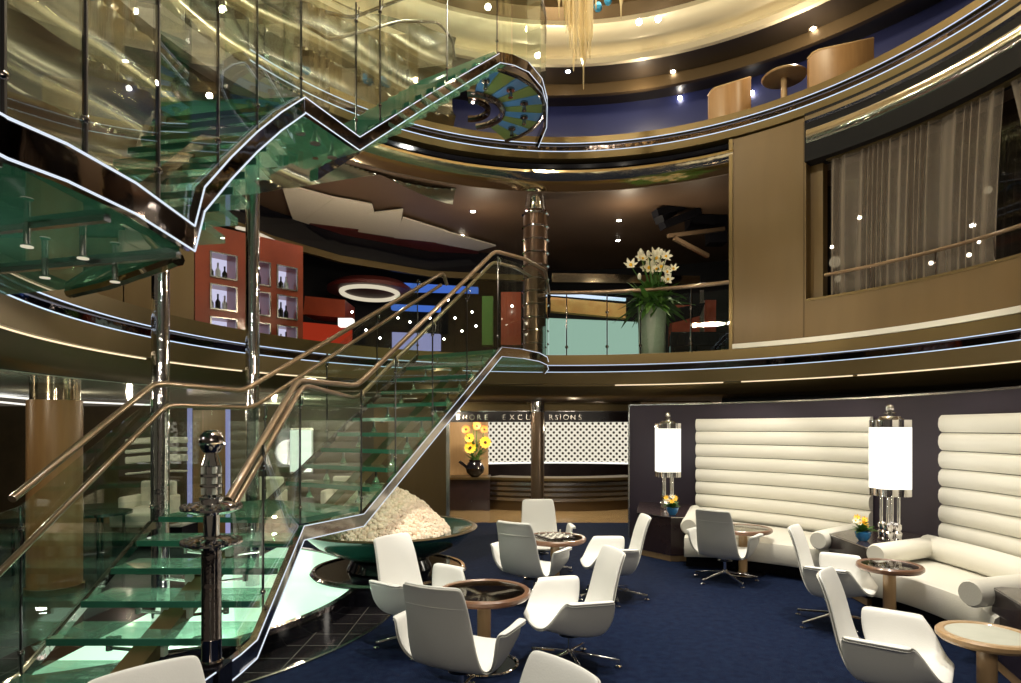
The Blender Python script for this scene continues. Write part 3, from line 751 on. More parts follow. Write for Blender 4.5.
for px, py, Y in ((448,300,13.5), (455,318,13.2), (462,331,13.6), (430,318,14), (410,322,14), (472,312,13.2), (476,326,13.0), (398,318,13.4), (366,330,12.0), (352,312,12.2), (528,310,12.0), (512,306,12.3), (380,338,12.5), (444,339,13.8)):
    o = MB().ball(P(px, py, Y), .022, 8, 6).build('bar_lamp', 'bulb'); tag(o, 'tiny warm lamp glowing in the dark bar behind the stair handrails', 'lamp', 'lamps of the bar')
# piano / dark furniture
t = thing('grand_piano', P(700, 345, 11.9), 'black grand piano with raised lid behind the balustrade', 'piano')
pz = 3.05
MB().prism([(G(668,11.9).x, 11.7), (G(722,11.9).x, 11.7), (G(722,12.6).x, 12.5), (G(690,12.8).x, 12.8), (G(668,12.4).x, 12.3)], 3.45, 3.72).build('body', 'black_gloss', t, bevel=.02)
lid = [P(664,312,11.9), P(705,304,12.0), P(700,316,12.2), P(664,325,12.2)]
MB().hexa(lid, [q+Vector((0,0,.03)) for q in lid]).build('lid', 'black_gloss', t, smooth=False)
for px, Y in ((672, 11.8), (718, 11.8), (695, 12.6)): MB().box(G(px, Y).x, Y, 3.25, .08, .08, .40).build('leg', 'black_gloss', t)
# theatre spot frames at right of the ceiling
t = thing('spotlight_frame', P(690, 225, 12.0), 'black stage lamp on bronze arms hanging from the gallery ceiling', 'spotlight')
for (a, b) in (((655,214), (692,204)), ((662,226), (698,212)), ((659,220), (672,212))):
    q0, q1 = P(*a, 11.8), P(*b, 12.0); MB().bar([q0, q1], .22, .13).build('barn_door', 'grey_panel' if a[1] == 99 else 'black', t, smooth=False)
MB().bar([P(668,236,11.8), P(724,229,12.2)], .07, .07).build('arm', 'rail', t)
MB().bar([P(674,238,11.8), P(708,256,12.2)], .07, .07).build('arm', 'rail', t)
MB().box(P(716,222,12.4).x, 12.4, P(716,222,12.4).z, .35, .3, .9).build('housing', 'black', t, smooth=False)
MB().box(P(700,200,12.4).x, 12.4, 6.0, .5, .4, .2).build('ceiling_mount', 'black', t, smooth=False)

# ringed copper column
c = G(535.5, 11.3, 3.05)
t = thing('ringed_column', c, 'broad copper column with polished metal rings on the first gallery', 'column')
MB().lathe([(.22,0), (.22,2.75)], c, 36).build('shaft', 'copper', t)
MB().lathe([(.16,2.75), (.20,2.80), (.17,3.07)], c, 36).build('capital', 'chrome_wavy', t)
for k in range(12): MB().lathe([(.222,0), (.25,.016), (.25,.026), (.222,.042)], c+Vector((0,0,.12+.235*k)), 36).build('ring', 'chrome', t)
# second column near the bar
# ------------------------------------------------------------------ plants
def leaf_mesh(mb, base, tip, w, droop=.1, mi=0):
    base, tip = Vector(base), Vector(tip); ax = tip-base; sd = ax.cross(Vector((0,0,1)))
    if sd.length < 1e-5: sd = Vector((1,0,0))
    sd.normalize(); rows = []
    for k in range(5):
        u = k/4; c = base+ax*u-Vector((0,0,droop*u*u)); ww = w*sin(pi*min(.97, u*.9+.08))
        rows.append([c-sd*ww, c+Vector((0,0,-ww*.25)), c+sd*ww])
    mb.grid(rows, mi)
def flower(parent, name, c, r, mat, n=6, cup=.4, axis=Vector((0,-1,.25)), centre='petal_yellow'):
    axis = axis.normalized(); u = axis.cross(Vector((0,0,1))).normalized(); v = u.cross(axis)
    m_ = MB()
    for k in range(n):
        a = 2*pi*k/n; dr = u*cos(a)+v*sin(a); sd = -u*sin(a)+v*cos(a)
        rows = []
        for q in range(4):
            s = q/3; cc = c+dr*r*s+axis*r*cup*s*s; w = r*.30*sin(pi*min(.93, s*.8+.18))
            rows.append([cc-sd*w, cc-axis*w*.2, cc+sd*w])
        m_.grid(rows)
    o = m_.build(name, mat, parent)
    MB().ball(c+axis*r*.06, r*.26, 10, 6).build('flower_centre', centre, o)
    return o
# tall vase of lilies
c = G(652, 11.15, 3.17); x, y = far_hit(652, C0, R0+.34); c = G(652, y, 3.06)
t = thing('vase', c, 'tall grey stone vase standing on the gallery behind the bronze rail', 'vase')
hv = EYE+(HY-307)/F*y-3.06
MB().lathe([(0,0), (.225,0), (.235,hv*.5), (.25,hv), (.22,hv), (.20,hv-.1), (0,hv-.12)], c, 36).build('body', 'stone_vase', t)
MB().lathe([(.25,hv-.03), (.26,hv-.015), (.25,hv), (.24,hv-.015)], c, 36).build('lip', 'stone_vase', t)
tp = c+Vector((0,0,hv))
t = thing('lily_bouquet', tp, 'large bouquet of white lilies and green leaves in the tall grey vase', 'flowers')
m_ = MB()
rnd = random.Random(5)
for k in range(210):
    a = rnd.uniform(0, 2*pi); e = rnd.uniform(-.35, 1.2); L = rnd.uniform(.28, .66)
    dr = Vector((cos(a)*cos(e), sin(a)*cos(e), sin(e)*.9))
    b0 = tp+Vector((rnd.uniform(-.16,.16), rnd.uniform(-.16,.16), rnd.uniform(-.02,.22)))
    leaf_mesh(m_, b0+dr*.06, b0+dr*L, rnd.uniform(.035, .075), rnd.uniform(.08, .25))
m_.build('foliage', 'leaf', t)
for k in range(24):
    a = rnd.uniform(0, 2*pi); rr = rnd.uniform(.02, .18); h = rnd.uniform(.45, 1.0)
    e = tp+Vector((cos(a)*rr*2.6-.02, sin(a)*rr, h))
    s_ = MB().tube([tp+Vector((cos(a)*.05, sin(a)*.05, -.05)), tp+Vector((cos(a)*rr, sin(a)*rr, h*.5)), e], .007, 5); s_.build('stem', 'stem', t)
    if k % 3 != 2: flower(t, 'lily', e, rnd.uniform(.09, .13), 'petal_white', 6, .5, Vector((rnd.uniform(-.5,.5), -1, rnd.uniform(0,.6))))
    else: MB().ball(e, .035, 8, 8, (1,1,1.8)).build('bud', 'petal_white', t)

def small_bouquet(c, s, label, plabel):
    t = thing('flower_pot', c, plabel, 'pot')
    MB().lathe([(0,0), (.05*s,0), (.085*s,.05*s), (.10*s,.12*s), (.09*s,.12*s), (.07*s,.06*s), (0,.03*s)], c, 24).build('bowl', 'blue_pot', t)
    MB().lathe([(0,.095*s), (.088*s,.095*s)], c, 24).build('soil', 'seed', t)
    b = c+Vector((0,0,.12*s))
    t = thing('posy', b, label, 'flowers')
    m_ = MB(); rnd = random.Random(int(c.x*100))
    for k in range(46):
        a = rnd.uniform(0, 2*pi); e = rnd.uniform(.1, 1.3); L = rnd.uniform(.10, .19)*s
        dr = Vector((cos(a)*cos(e), sin(a)*cos(e), sin(e)))
        leaf_mesh(m_, b, b+dr*L, .025*s, .03*s)
    m_.build('foliage', 'leaf', t)
    for k in range(7):
        a = rnd.uniform(0, 2*pi); rr = rnd.uniform(.03, .11)*s
        e = b+Vector((cos(a)*rr, sin(a)*rr, rnd.uniform(.07, .18)*s))
        flower(t, 'blossom', e, .045*s, 'petal_yellow' if k % 3 else 'petal_white', 7, .4, Vector((cos(a)*.6, -1, .8)))

# sunflowers in the niche
c = G(475, 14.3, .77)
t = thing('round_vase', c, 'round black vase with a spout on the counter left of the desk', 'vase')
MB().lathe([(0,0), (.08,0), (.19,.10), (.22,.20), (.17,.32), (.13,.36), (.15,.40), (.13,.40), (.11,.36), (0,.33)], c, 28).build('body', 'black_gloss', t)
MB().tube([c+Vector((-.18,0,.22)), c+Vector((-.28,0,.30)), c+Vector((-.36,0,.36))], .035, 8).build('spout', 'black_gloss', t)
b = c+Vector((0,0,.38))
t = thing('sunflower_bouquet', b, 'tall bouquet of sunflowers and orange blooms in the round black vase', 'flowers')
m_ = MB(); rnd = random.Random(8)
for k in range(60):
    a = rnd.uniform(0, 2*pi); h = rnd.uniform(0, .75); q = b+Vector((cos(a)*.08, sin(a)*.05, h*.6))
    leaf_mesh(m_, q, q+Vector((cos(a)*.22, sin(a)*.15, rnd.uniform(.05,.25))), .035, .05)
m_.build('foliage', 'leaf', t)
for (dx, dz, mt, r) in ((-.10,.30,'petal_yellow',.14), (.24,.42,'petal_yellow',.14), (-.12,.52,'petal_yellow',.11), (-.2,.72,'petal_orange',.10), (.05,.80,'petal_orange',.10), (.22,.72,'petal_orange',.09), (-.05,1.0,'petal_orange',.09)):
    e = b+Vector((dx,-.12,dz)); MB().tube([b+Vector((dx*.2,0,-.05)), b+Vector((dx*.7,-.05,dz*.6)), e], .009, 5).build('stem', 'stem', t)
    flower(t, 'sunflower' if mt == 'petal_yellow' else 'orange_bloom', e, r, mt, 12, .15, Vector((dx,-1,.15)), 'seed')

#SECTION_STAIRS
# ------------------------------------------------------------------ staircases
def lerp(a, b, u): return a+(b-a)*u
def V(x, y, z): return Vector((x, y, z))
XR, XL = -1.78, -3.05
TW = .045
def tread(parent, a, b, depth, dirv, name='tread'):
    """glass slab: a,b = left and right ends of the front edge (top surface)"""
    dn = V(0,0,-TW); dv = dirv.normalized()*depth
    o = MB().hexa([a+dn, b+dn, b+dn+dv, a+dn+dv], [a, b, b+dv, a+dv]).build(name, 'tread', parent, smooth=False)
    e = V(0,0,-TW); f = -dirv.normalized()*.012
    MB().hexa([a+e+f, b+e+f, b+e, a+e], [a+f, b+f, b, a]).build('front_edge', 'tread_edge', o, smooth=False)
    # chrome feet under the slab
    for u in (.28, .72):
        q = lerp(a, b, u)+dv*.45+dn
        m_ = MB().lathe([(.035,-.012), (.035,0)], q, 10); m_.build('clamp', 'chrome', o)
    return o
def stringer(parent, pts, w=.05, h=.13, glow_lines=True, r_=.0055):
    MB().band([p-V(0,0,h) for p in pts], w, h).build('stringer', 'mirror_black' if r_ > .005 else 'mirror_strip', parent)
    if glow_lines:
        for dz in (0, -h):
            MB().tube([p+V(0.0,0,dz)+V(.028*(1 if True else 0),-.0,0) for p in pts], r_, 6).build('edge_glow', 'stringer_glow', parent)  # glow stands in for light caught on the lower stair's chrome edges
def post(parent, base, top, name='post', r=.009, mat='rod'):
    o = MB().tube([base, top], r, 6).build(name, mat, parent)
    for u in (.12, .86):
        q = lerp(base, top, u); MB().ball(q, .020, 10, 6).build('clamp', 'dark_chrome', o)
    # curved bracket to the rail
    q = lerp(base, top, .86)
    MB().tube([q, q+V(.03,-.04,.03), q+V(.045,-.06,.09), q+V(.02,-.03,.14)], .006, 6).build('bracket', 'chrome', o)
    return o
def pane(parent, a0, b0, a1, b1, t=.012, mat='glass'):
    """a0,b0 bottom points; a1,b1 top points"""
    d = (b0-a0); d.z = 0
    if d.length < 1e-6: d = V(0,1,0)
    d.normalize(); s = V(d.y, -d.x, 0)*t/2
    return MB().hexa([a0-s, b0-s, b0+s, a0+s], [a1-s, b1-s, b1+s, a1+s]).build('glass_panel', mat, parent, smooth=False)

# lower staircase ------------------------------------------------
low = thing('glass_staircase', (-2.4, 3.4, .185), 'lower flights of the green glass staircase rising from the lit plinth to the gallery', 'staircase')
stepdir1 = V(-.02, 1, 0)
for k, z in enumerate((.36, .515, .67, .83, .98)):
    Y = 3.75+.33*k
    tread(low, V(XL-.02*0, Y, z), V(XR, Y, z), .36, stepdir1)
# landing
Lp = [V(XL, 5.38, 1.13), V(XR, 5.30, 1.13), V(-1.49, 6.06, 1.13), V(-2.63, 6.70, 1.13), V(XL, 6.2, 1.13)]
MB().prism([(p.x, p.y) for p in Lp], 1.085, 1.13).build('landing', 'tread', low, smooth=False)
MB().band([p-V(0,0,.045) for p in Lp+[Lp[0]]], .012, .045).build('landing_edge', 'tread_edge', low, smooth=False)
A, B = V(-1.49, 6.06, 1.13), V(-.17, 8.14, 2.92)
d2 = (B-A); d2h = V(d2.x, d2.y, 0).normalized(); left2 = V(-d2h.y, d2h.x, 0)*1.28
N2 = 10
for k in range(1, N2+1):
    u = (k-.35)/N2; q = V(lerp(A.x, B.x, u), lerp(A.y, B.y, u), 1.13+(2.92-1.13)*k/N2)
    tread(low, q+left2, q, .32, d2h)
# upper landing platform of the lower stair: curved tongue joining the gallery
def tongue(parent, z, th=.05, n=10):
    edge = [V(-.17,8.14,z), V(.12,8.36,z), V(.36,8.75,z), V(.50,9.25,z), V(.56,9.9,z), V(.55,10.75,z)]
    inner = [V(-1.30,8.78,z), V(-1.15,9.1,z), V(-.95,9.5,z), V(-.8,9.9,z), V(-.8,10.3,z), V(-.8,10.68,z)]
    return edge, inner
edge, inner = tongue(low, 2.92)
MB().prism([(p.x, p.y) for p in edge+inner[::-1]], 2.87, 2.92).build('top_landing', 'tread', low, smooth=False)
# stringers
r1 = [V(XR+.03,3.02,.24), V(XR+.03,3.9,.30), V(XR+.03,4.1,.47), V(XR+.03,5.27,1.09), V(-1.46,6.06,1.09)]
r1 = [P(196,683,3.3)+V(0,0,0), P(236,655,3.95), P(253,640,4.07), P(301,526,5.27), V(-1.46,6.06,1.06)]
r2 = [V(-1.46,6.06,1.06)]+[V(lerp(A.x,B.x,u)+.03, lerp(A.y,B.y,u), lerp(1.06,2.96,u)) for u in (.06,.3,.6,.9,1)]
redge = [p+V(.02,0,.04) for p in edge]
rs = r1+r2[1:]+redge[1:]
stringer(low, rs, h=.12, r_=.0045)
l1 = [V(XL-.03,3.3,.30), V(XL-.03,3.9,.36), V(XL-.03,5.30,1.10), V(XL-.03,6.2,1.10), V(-2.66,6.72,1.10), V(-1.32,8.80,2.95)]
MB().band([p-V(0,0,.07) for p in l1], .04, .07).build('stringer', 'dark_chrome', low)
# centre beam with glass blocks
MB().band([V(-2.42,3.6,.17), V(-2.42,5.5,.86)], .16, .10).build('centre_beam', 'bronze', low)
cb = [A+left2*.5-V(0,0,.30), B+left2*.5-V(0,0,.30)]
MB().band(cb, .14, .12).build('centre_beam', 'bronze', low)
for k, z in enumerate((.36, .515, .67, .83, .98)):
    for xx in (-2.75, -2.42, -2.1):
        Y = 3.92+.33*k
        MB().tube([V(xx, Y, z-.045), V(xx, Y, z-.14)], .022, 8).build('bracket', 'steel', low)
        if xx != -2.42: MB().tube([V(xx, Y, z-.12), V(-2.42, Y+.05, z-.17)], .012, 6).build('bracket_arm', 'steel', low)
for k in range(1, N2+1):
    u = (k-.35)/N2+.04
    for s in (.2, .8):
        q = V(lerp(A.x,B.x,u), lerp(A.y,B.y,u), 1.13+(1.79)*k/N2-.045)+left2*s
        m_ = MB().tube([q, q-V(0,0,.10)], .014, 6); m_.add(*(lambda mm: (mm.v, mm.f))(MB().lathe([(.045,-.13), (.0,-.04)], q, 10))); m_.build('bracket', 'chrome', low)
for k, z in enumerate((.36, .515, .67, .83, .98)):
    Y = 3.80+.33*k
    for xx in (-2.50, -2.34): MB().box(xx, Y+.04, z-.095, .05, .05, .10).build('glass_block', 'frosted', low, smooth=False)
    MB().bar([V(-2.95, Y+.10, z-.075), V(-1.88, Y+.10, z-.075)], .03, .018).build('cross_arm', 'steel', low)
# handrails (upper and lower run on each side)
def rail(parent, pts, r=.026, mat='rail'):
    # soften the corners
    q = [pts[0]]
    for i in range(1, len(pts)-1):
        a, b, c = pts[i-1], pts[i], pts[i+1]
        l = min(.10, (b-a).length*.3, (c-b).length*.3)
        p0 = b+(a-b).normalized()*l; p1 = b+(c-b).normalized()*l
        q += [p0, lerp(lerp(p0,b,.5), lerp(b,p1,.5), .5), p1]
    q.append(pts[-1])
    MB().tube(q, r, 10).build('handrail', mat, parent)
Lh = [P(12,499,3.80), P(155,383,5.32), V(-2.66,6.70,2.36)+V(0,0,.0), P(443,273,9.0), P(447,285,9.1)]
Lh[2] = P(243,391,6.15); Lh[2] = P(243,391,6.35)
rail(low, Lh)
Ll = [P(-30,600,3.62), P(0,572,3.72), P(166,405,5.40), P(252,408,6.4), P(441,285,9.0)]
rail(low, Ll, .022)
Rh = [P(228,500,3.93), P(298,380,5.2), P(357,386,6.06), P(495,251,8.2), P(525,259,8.9), P(545,270,9.8), P(549,292,10.6)]
rail(low, Rh)
Rl = [P(233,507,3.99), P(303,385,5.2), P(357,399,6.06), P(493,262,8.2), P(515,267,8.8), P(530,276,9.6)]
rail(low, Rl, .022)
# glass panels and posts: right side
def side_run(parent, base, tops, mat='glass'):
    for i in range(len(base)-1):
        a0, b0, a1, b1 = base[i], base[i+1], tops[i], tops[i+1]
        e = (b0-a0); k = .012/max(e.length, .01)
        pane(parent, lerp(a0,b0,k), lerp(a0,b0,1-k), lerp(a1,b1,k), lerp(a1,b1,1-k), mat=mat)
base = [P(236,652,3.95), P(263,612,4.4), P(300,524,5.25), V(-1.46,6.06,1.07)]
tops = [P(230,505,3.95), P(263,445,4.4), P(300,388,5.25), V(-1.46,6.06,2.28)]
uu = [0, .2, .45, .72, 1]
base += [V(lerp(-1.46,-.17,u), lerp(6.06,8.14,u), lerp(1.07,2.96,u)) for u in uu[1:]]
tops += [V(lerp(-1.46,-.17,u), lerp(6.06,8.14,u), lerp(2.28,4.15,u)) for u in uu[1:]]
base += [p+V(.02,0,.04) for p in edge[2:5]]; tops += [V(p.x+.02, p.y, 4.12) for p in edge[2:5]]
side_run(low, base, tops)
for i in (1, 2, 3, 4, 5, 6, 7, 9): post(low, base[i], tops[i])
base = [V(XL-.03,3.0,.22), V(XL-.03,3.9,.36), V(XL-.03,4.6,.73), V(XL-.03,5.32,1.10), V(XL-.03,6.2,1.10), V(-2.66,6.72,1.10), V(-2.2,7.43,1.74), V(-1.75,8.13,2.36), V(-1.32,8.80,2.95)]
tops = [b+V(0,0,1.05) for b in base]
side_run(low, base, tops)
for i in (1, 3, 5, 6, 7, 8): post(low, base[i], tops[i])

# upper staircase ------------------------------------------------
up = thing('glass_staircase', (-2.4, 3.4, 3.0), 'upper flights of the glass staircase with zigzag chrome edge seen from below', 'staircase')
for k in range(10):
    Y = 3.62+.18*k; z = 3.1+.172*k
    xr = XR; 
    tread(up, V(XL, Y+.25, z), V(xr, Y, z), .26, stepdir1)
zl = 4.73
MB().prism([(p.x, p.y) for p in Lp], zl-.05, zl).build('landing', 'green_soffit', up, smooth=False)
A2, B2 = V(-1.49, 6.06, zl), V(-.17, 8.14, 6.80)
for k in range(1, 13):
    u = (k-.35)/12; q = V(lerp(A2.x,B2.x,u), lerp(A2.y,B2.y,u), zl+(6.80-zl)*k/12)
    tread(up, q+left2, q, .28, d2h)
# stringer with its zigzag
rs = [P(-60,85,2.0), P(0,118,2.125), P(60,144,2.35), P(130,183,2.80), P(190,226,3.45)]
rs2 = [P(190,226,3.45), P(200,187,3.55), P(227,157,3.90), P(253,132,4.30), P(278,112,4.72), P(302,97,5.25)]
rs3 = [P(302,97,5.25), P(357,137,6.05), P(425,95,7.0), P(498,53,8.14)]
edge2 = [V(-.17,8.14,6.83), V(.02,8.20,6.83), V(.22,8.36,6.83), V(.42,8.75,6.83), V(.52,9.25,6.83), V(.55,9.9,6.83), V(.45,10.6,6.83)]
for seg, h in ((rs, .14), (rs2, .14), (rs3, .13), (edge2, .13)):
    stringer(up, seg, h=h, w=.05)
ls = [P(-60,238,3.6), P(0,243,3.9), P(45,255,4.1), P(77,262,4.37)]
ls2 = [P(77,262,4.37), P(100,240,4.6), V(XL-.03,5.3,4.55), V(XL-.03,6.2,zl-.02), V(-2.66,6.72,zl-.02), V(-1.32,8.80,6.80)]
MB().band([p-V(0,0,.10) for p in ls], .05, .10).build('stringer', 'chrome_wavy', up)
MB().band([p-V(0,0,.10) for p in ls2], .05, .10).build('stringer', 'chrome_wavy', up)
# centre spine of the flight and brackets below each tread
MB().band([V(-2.42,3.5,2.85), V(-2.42,5.4,4.5)], .14, .12).build('centre_beam', 'dark_chrome', up)
MB().band([A2+left2*.5-V(0,0,.28), B2+left2*.5-V(0,0,.28)], .13, .12).build('centre_beam', 'chrome_wavy', up)
for px, py, Y in ((300, 128, 5.6), (315, 138, 5.8), (332, 150, 6.1)):
    q = P(px, py, Y); q.z = zl-.05
    MB().lathe([(.05,-.12), (.02,-.03), (.02,0)], q, 12).build('bracket', 'steel', up)
# deck one platform above the camera: glass soffit panels with chrome bars
plat = [V(-1.80,1.6,0), V(-1.80,3.45,0), V(-3.05,4.30,0), V(-3.9,4.6,0), V(-3.9,1.6,0)]
pt = thing('glass_platform', (-2.8, 3.0, 2.9), 'overhead green glass platform with lamp brackets seen from below at the left', 'platform')
cut = [1.6, 2.2, 2.8, 3.4, 4.0]
for i in range(3):
    y0, y1 = cut[i], cut[i+1]
    MB().prism([(-1.82,y0+.01), (-1.82,y1-.01), (-3.9,y1+.55), (-3.9,y0+.57)], 2.86, 2.90).build('glass_panel', 'green_soffit', pt, smooth=False)
    MB().bar([V(-1.82,y1,2.85), V(-3.9,y1+.56,2.85)], .035, .035).build('cross_bar', 'steel', pt)
MB().prism([(-1.82,3.41), (-3.02,4.27), (-3.9,4.55), (-3.9,3.99)], 2.86, 2.90).build('glass_panel', 'green_soffit', pt, smooth=False)
MB().tube([V(-1.85,3.45,2.84), V(-2.5,3.86,2.80), V(-3.05,4.3,2.84)], .04, 8).build('edge_tube', 'mirror_gold', pt)
for px, py, Y in ((27, 180, 2.9), (83, 200, 3.1), (115, 226, 3.6), (45, 232, 3.5)):
    q = P(px, py, Y); q.z = 2.86
    o = MB().lathe([(.028,-.11), (.016,-.10), (.016,0)], q, 12).build('lamp_bracket', 'steel', pt)
    MB().lathe([(.0,-.12), (.026,-.115), (.026,-.11)], q, 12).build('lens', 'warm_lit', o)
# glass fan under the top landing
fc = V(-.62, 9.35, 0)
fan = thing('fan_landing', (fc.x, fc.y, 6.75), 'fan-shaped landing of blue and olive glass wedges under the top gallery', 'landing')
def fan_r(a):
    # outer edge follows the landing's curved rim
    return 1.10+.10*sin(a)
fa = [radians(-78+14*i) for i in range(11)]
for i in range(10):
    a0, a1 = fa[i]+.012, fa[i+1]-.012
    ro = fan_r(0)
    poly = [(fc.x+.50*cos(a0), fc.y+.50*sin(a0)), (fc.x+ro*cos(a0), fc.y+ro*sin(a0)), (fc.x+ro*cos(a1), fc.y+ro*sin(a1)), (fc.x+.50*cos(a1), fc.y+.50*sin(a1))]
    MB().prism(poly, 6.70, 6.74).build('glass_wedge', 'blue_glass' if i % 2 == 0 else 'olive_glass', fan, smooth=False)
    am = (fa[i]+fa[i+1])/2
    if i % 2 == 0:
        q = V(fc.x+.85*cos(am), fc.y+.85*sin(am), 6.70)
        m_ = MB().lathe([(.06,-.03), (.06,0)], q, 12); m_.add(*(lambda mm: (mm.v, mm.f))(MB().lathe([(.035,-.13), (.02,-.03)], q, 12))); m_.build('bracket', 'dark_chrome', fan)
ring_ = [V(fc.x+.50*cos(a), fc.y+.50*sin(a), 6.68) for a in [radians(-90+9*i) for i in range(20)]]
MB().tube(ring_, .05, 8).build('inner_ring', 'dark_chrome', fan)
MB().tube([V(fc.x+.28*cos(a), fc.y+.28*sin(a), 6.70) for a in [radians(-90+9*i) for i in range(22)]], .05, 8).build('inner_ring', 'mirror_black', fan)
MB().tube([V(fc.x+1.14*cos(a), fc.y+1.14*sin(a), 6.70) for a in fa], .03, 8).build('outer_ring', 'dark_chrome', fan)
# glass of the upper stair with posts
base = [P(-60,85,2.0), P(3,119,2.13), P(85,157,2.5), P(158,201,3.05), P(189,225,3.43)]
tops = [b+V(0,0,1.25) for b in base]
side_run(up, base, tops)
for i in (1, 2, 3): post(up, base[i], tops[i], r=.011)
base = [P(190,224,3.46), P(218,166,3.78), P(257,128,4.37), P(301,97,5.24), P(356,136,6.03), P(380,121,6.35), P(447,82,7.35), P(497,53,8.12)]
tops = [b+V(0,0,1.3) for b in base]
side_run(up, base, tops)
for i in range(1, 8): post(up, base[i], tops[i], r=.009)
b_ = [p+V(0,0,.0) for p in edge2[:6]]
side_run(up, b_, [p+V(0,0,1.2) for p in b_], mat='glass')
MB().tube([p+V(0,0,1.22) for p in b_], .02, 8).build('handrail', 'rail', up)
rail(up, [P(230,-20,5.4), P(300,-8,6.2), P(355,17,7.0), P(345,14,7.0)][0:1]+[P(330,40,6.6), P(400,21,8.2), P(438,22,8.9), P(452,38,9.2), P(455,60,9.3)], .02, 'rod')
rail(up, [P(325,12,6.6), P(352,18,6.9), P(420,-8,8.0)], .02, 'rod')

# chrome columns -------------------------------------------------
for px, Y, z1, lab in ((160.5, 5.46, 4.66, 'polished chrome column at the corner of the stair landing, left of its twin'),
                       (252.5, 6.78, 4.66, 'polished chrome column right of its twin, rising to the zigzag stair edge')):
    c = G(px, Y)
    t = thing('chrome_column', c, lab, 'column', 'chrome stair columns')
    MB().lathe([(.072,0), (.072,z1)], c, 24).build('shaft', 'chrome_wavy', t)
    MB().lathe([(.09,0), (.09,.03), (.07,.05)], c, 24).build('base', 'steel', t)
    MB().lathe([(.07,0), (.075,.02), (.07,.04)], c+V(0,0,z1-.06), 24).build('collar', 'chrome', t)

# newel ----------------------------------------------------------
c = G(211.5, 3.6, 0)
t = thing('newel_post', c+V(0,0,.185), 'ornate chrome newel pole with two jewelled discs and ball finial at the stair foot', 'newel post')
zb = EYE-(664-HY)/F*3.6
MB().box(c.x, c.y, (zb+.185)/2, .17, .17, zb-.185).build('base_box', 'black_gloss', t, bevel=.005)
MB().lathe([(.060,zb), (.064,zb+.02), (.055,zb+.03), (.055,zb+.14), (.058,zb+.15), (.054,zb+.16), (.054,1.20)], c, 28).build('pole', 'dark_chrome', t)
def disc(z, nm='jewelled_disc'):
    m_ = MB().lathe([(.05,-.035), (.11,-.03), (.165,-.005), (.165,.005), (.11,.03), (.05,.04)], c+V(0,0,z), 40, lobes=lambda a: 1+.015*sin(a*26))
    o = m_.build(nm, 'chrome_wavy', t)
    for k in range(22):
        a = 2*pi*k/22; MB().ball(c+V(.155*cos(a), .155*sin(a), z+.012), .014, 6, 4).build('bead', 'chrome', o)
disc(1.235); disc(1.435)
MB().lathe([(.044,1.27), (.044,1.40)], c, 24).build('pole', 'chrome', t)
MB().lathe([(.06,1.47), (.066,1.50), (.036,1.515), (.036,1.555), (.062,1.56), (.062,1.572), (.036,1.578), (.036,1.615), (.060,1.62), (.060,1.632), (.034,1.638), (.034,1.675), (.056,1.682), (.050,1.70), (.036,1.74), (.030,1.77)], c, 24).build('neck', 'chrome', t)
for z in (1.535, 1.597, 1.657):
    for k in range(4):
        a = pi/4+k*pi/2; MB().tube([c+V(.046*cos(a), .046*sin(a), z-.019), c+V(.046*cos(a), .046*sin(a), z+.019)], .013, 8).build('glass_rod', 'frosted', t)
MB().lathe([(.02,1.75), (.045,1.76), (.062,1.79), (.068,1.825), (.060,1.86), (.035,1.885), (0,1.89)], c, 28).build('finial', 'dark_chrome', t)
MB().lathe([(.066,1.80), (.074,1.808), (.066,1.816)], c, 28).build('finial_band', 'chrome', t)

#SECTION_BOWL
bc = V(-1.45, 7.45, 0)
t = thing('bowl_pedestal', bc, 'dark polished round pedestal under the wide bowl', 'pedestal')
MB().lathe([(0,.0), (.90,.0), (.90,.22), (.0,.22)], bc, 60).build('drum', 'black_gloss', t)
MB().lathe([(.90,.20), (.92,.21), (.90,.235), (.86,.235)], bc, 60).build('rim', 'dark_chrome', t)
MB().lathe([(0,.235), (.50,.235), (.45,.34), (0,.34)], bc, 40).build('foot', 'black_gloss', t)
t = thing('wide_bowl', bc+V(0,0,.34), 'huge shallow dark green bowl beneath the stair, heaped with pale coral', 'bowl')
MB().lathe([(0,0), (.32,.0), (.60,.07), (.84,.19), (1.00,.33), (1.03,.36), (1.00,.375), (.95,.36), (.8,.33), (0,.33)], bc+V(0,0,.34), 72).build('shell', 'bowl', t)
MB().lathe([(.99,.375), (1.02,.385), (1.05,.37), (1.02,.355)], bc+V(0,0,.34), 72).build('rim', 'bronze_dark', t)
rnd = random.Random(4); m_ = MB()
cm = bc+V(-.12,-.05,.66)
def mound(r): return .54*max(0, 1-(r/.83)**1.75)
import itertools
m_.lathe([(.81,0.02), (.7,mound(.7)-.04), (.5,mound(.5)-.04), (.3,mound(.3)-.04), (0,mound(0)-.04)], cm, 24)
cnt = 0
gold = pi*(3-sqrt(5)); NN = 1150
for i in range(NN):
    r = .83*sqrt((i+.5)/NN); a = i*gold
    rr = rnd.uniform(.026, .044)
    m_.ball(cm+V(r*cos(a), r*sin(a), mound(r)+rnd.uniform(-.01,.018)), rr, 6, 4, (rnd.uniform(.8,1.2), rnd.uniform(.8,1.2), rnd.uniform(.8,1.2)))
o = m_.build('coral_heap', 'coral'); tag(o, 'conical heap of knobbly pale coral pieces filling the wide bowl', 'coral', kind='stuff')

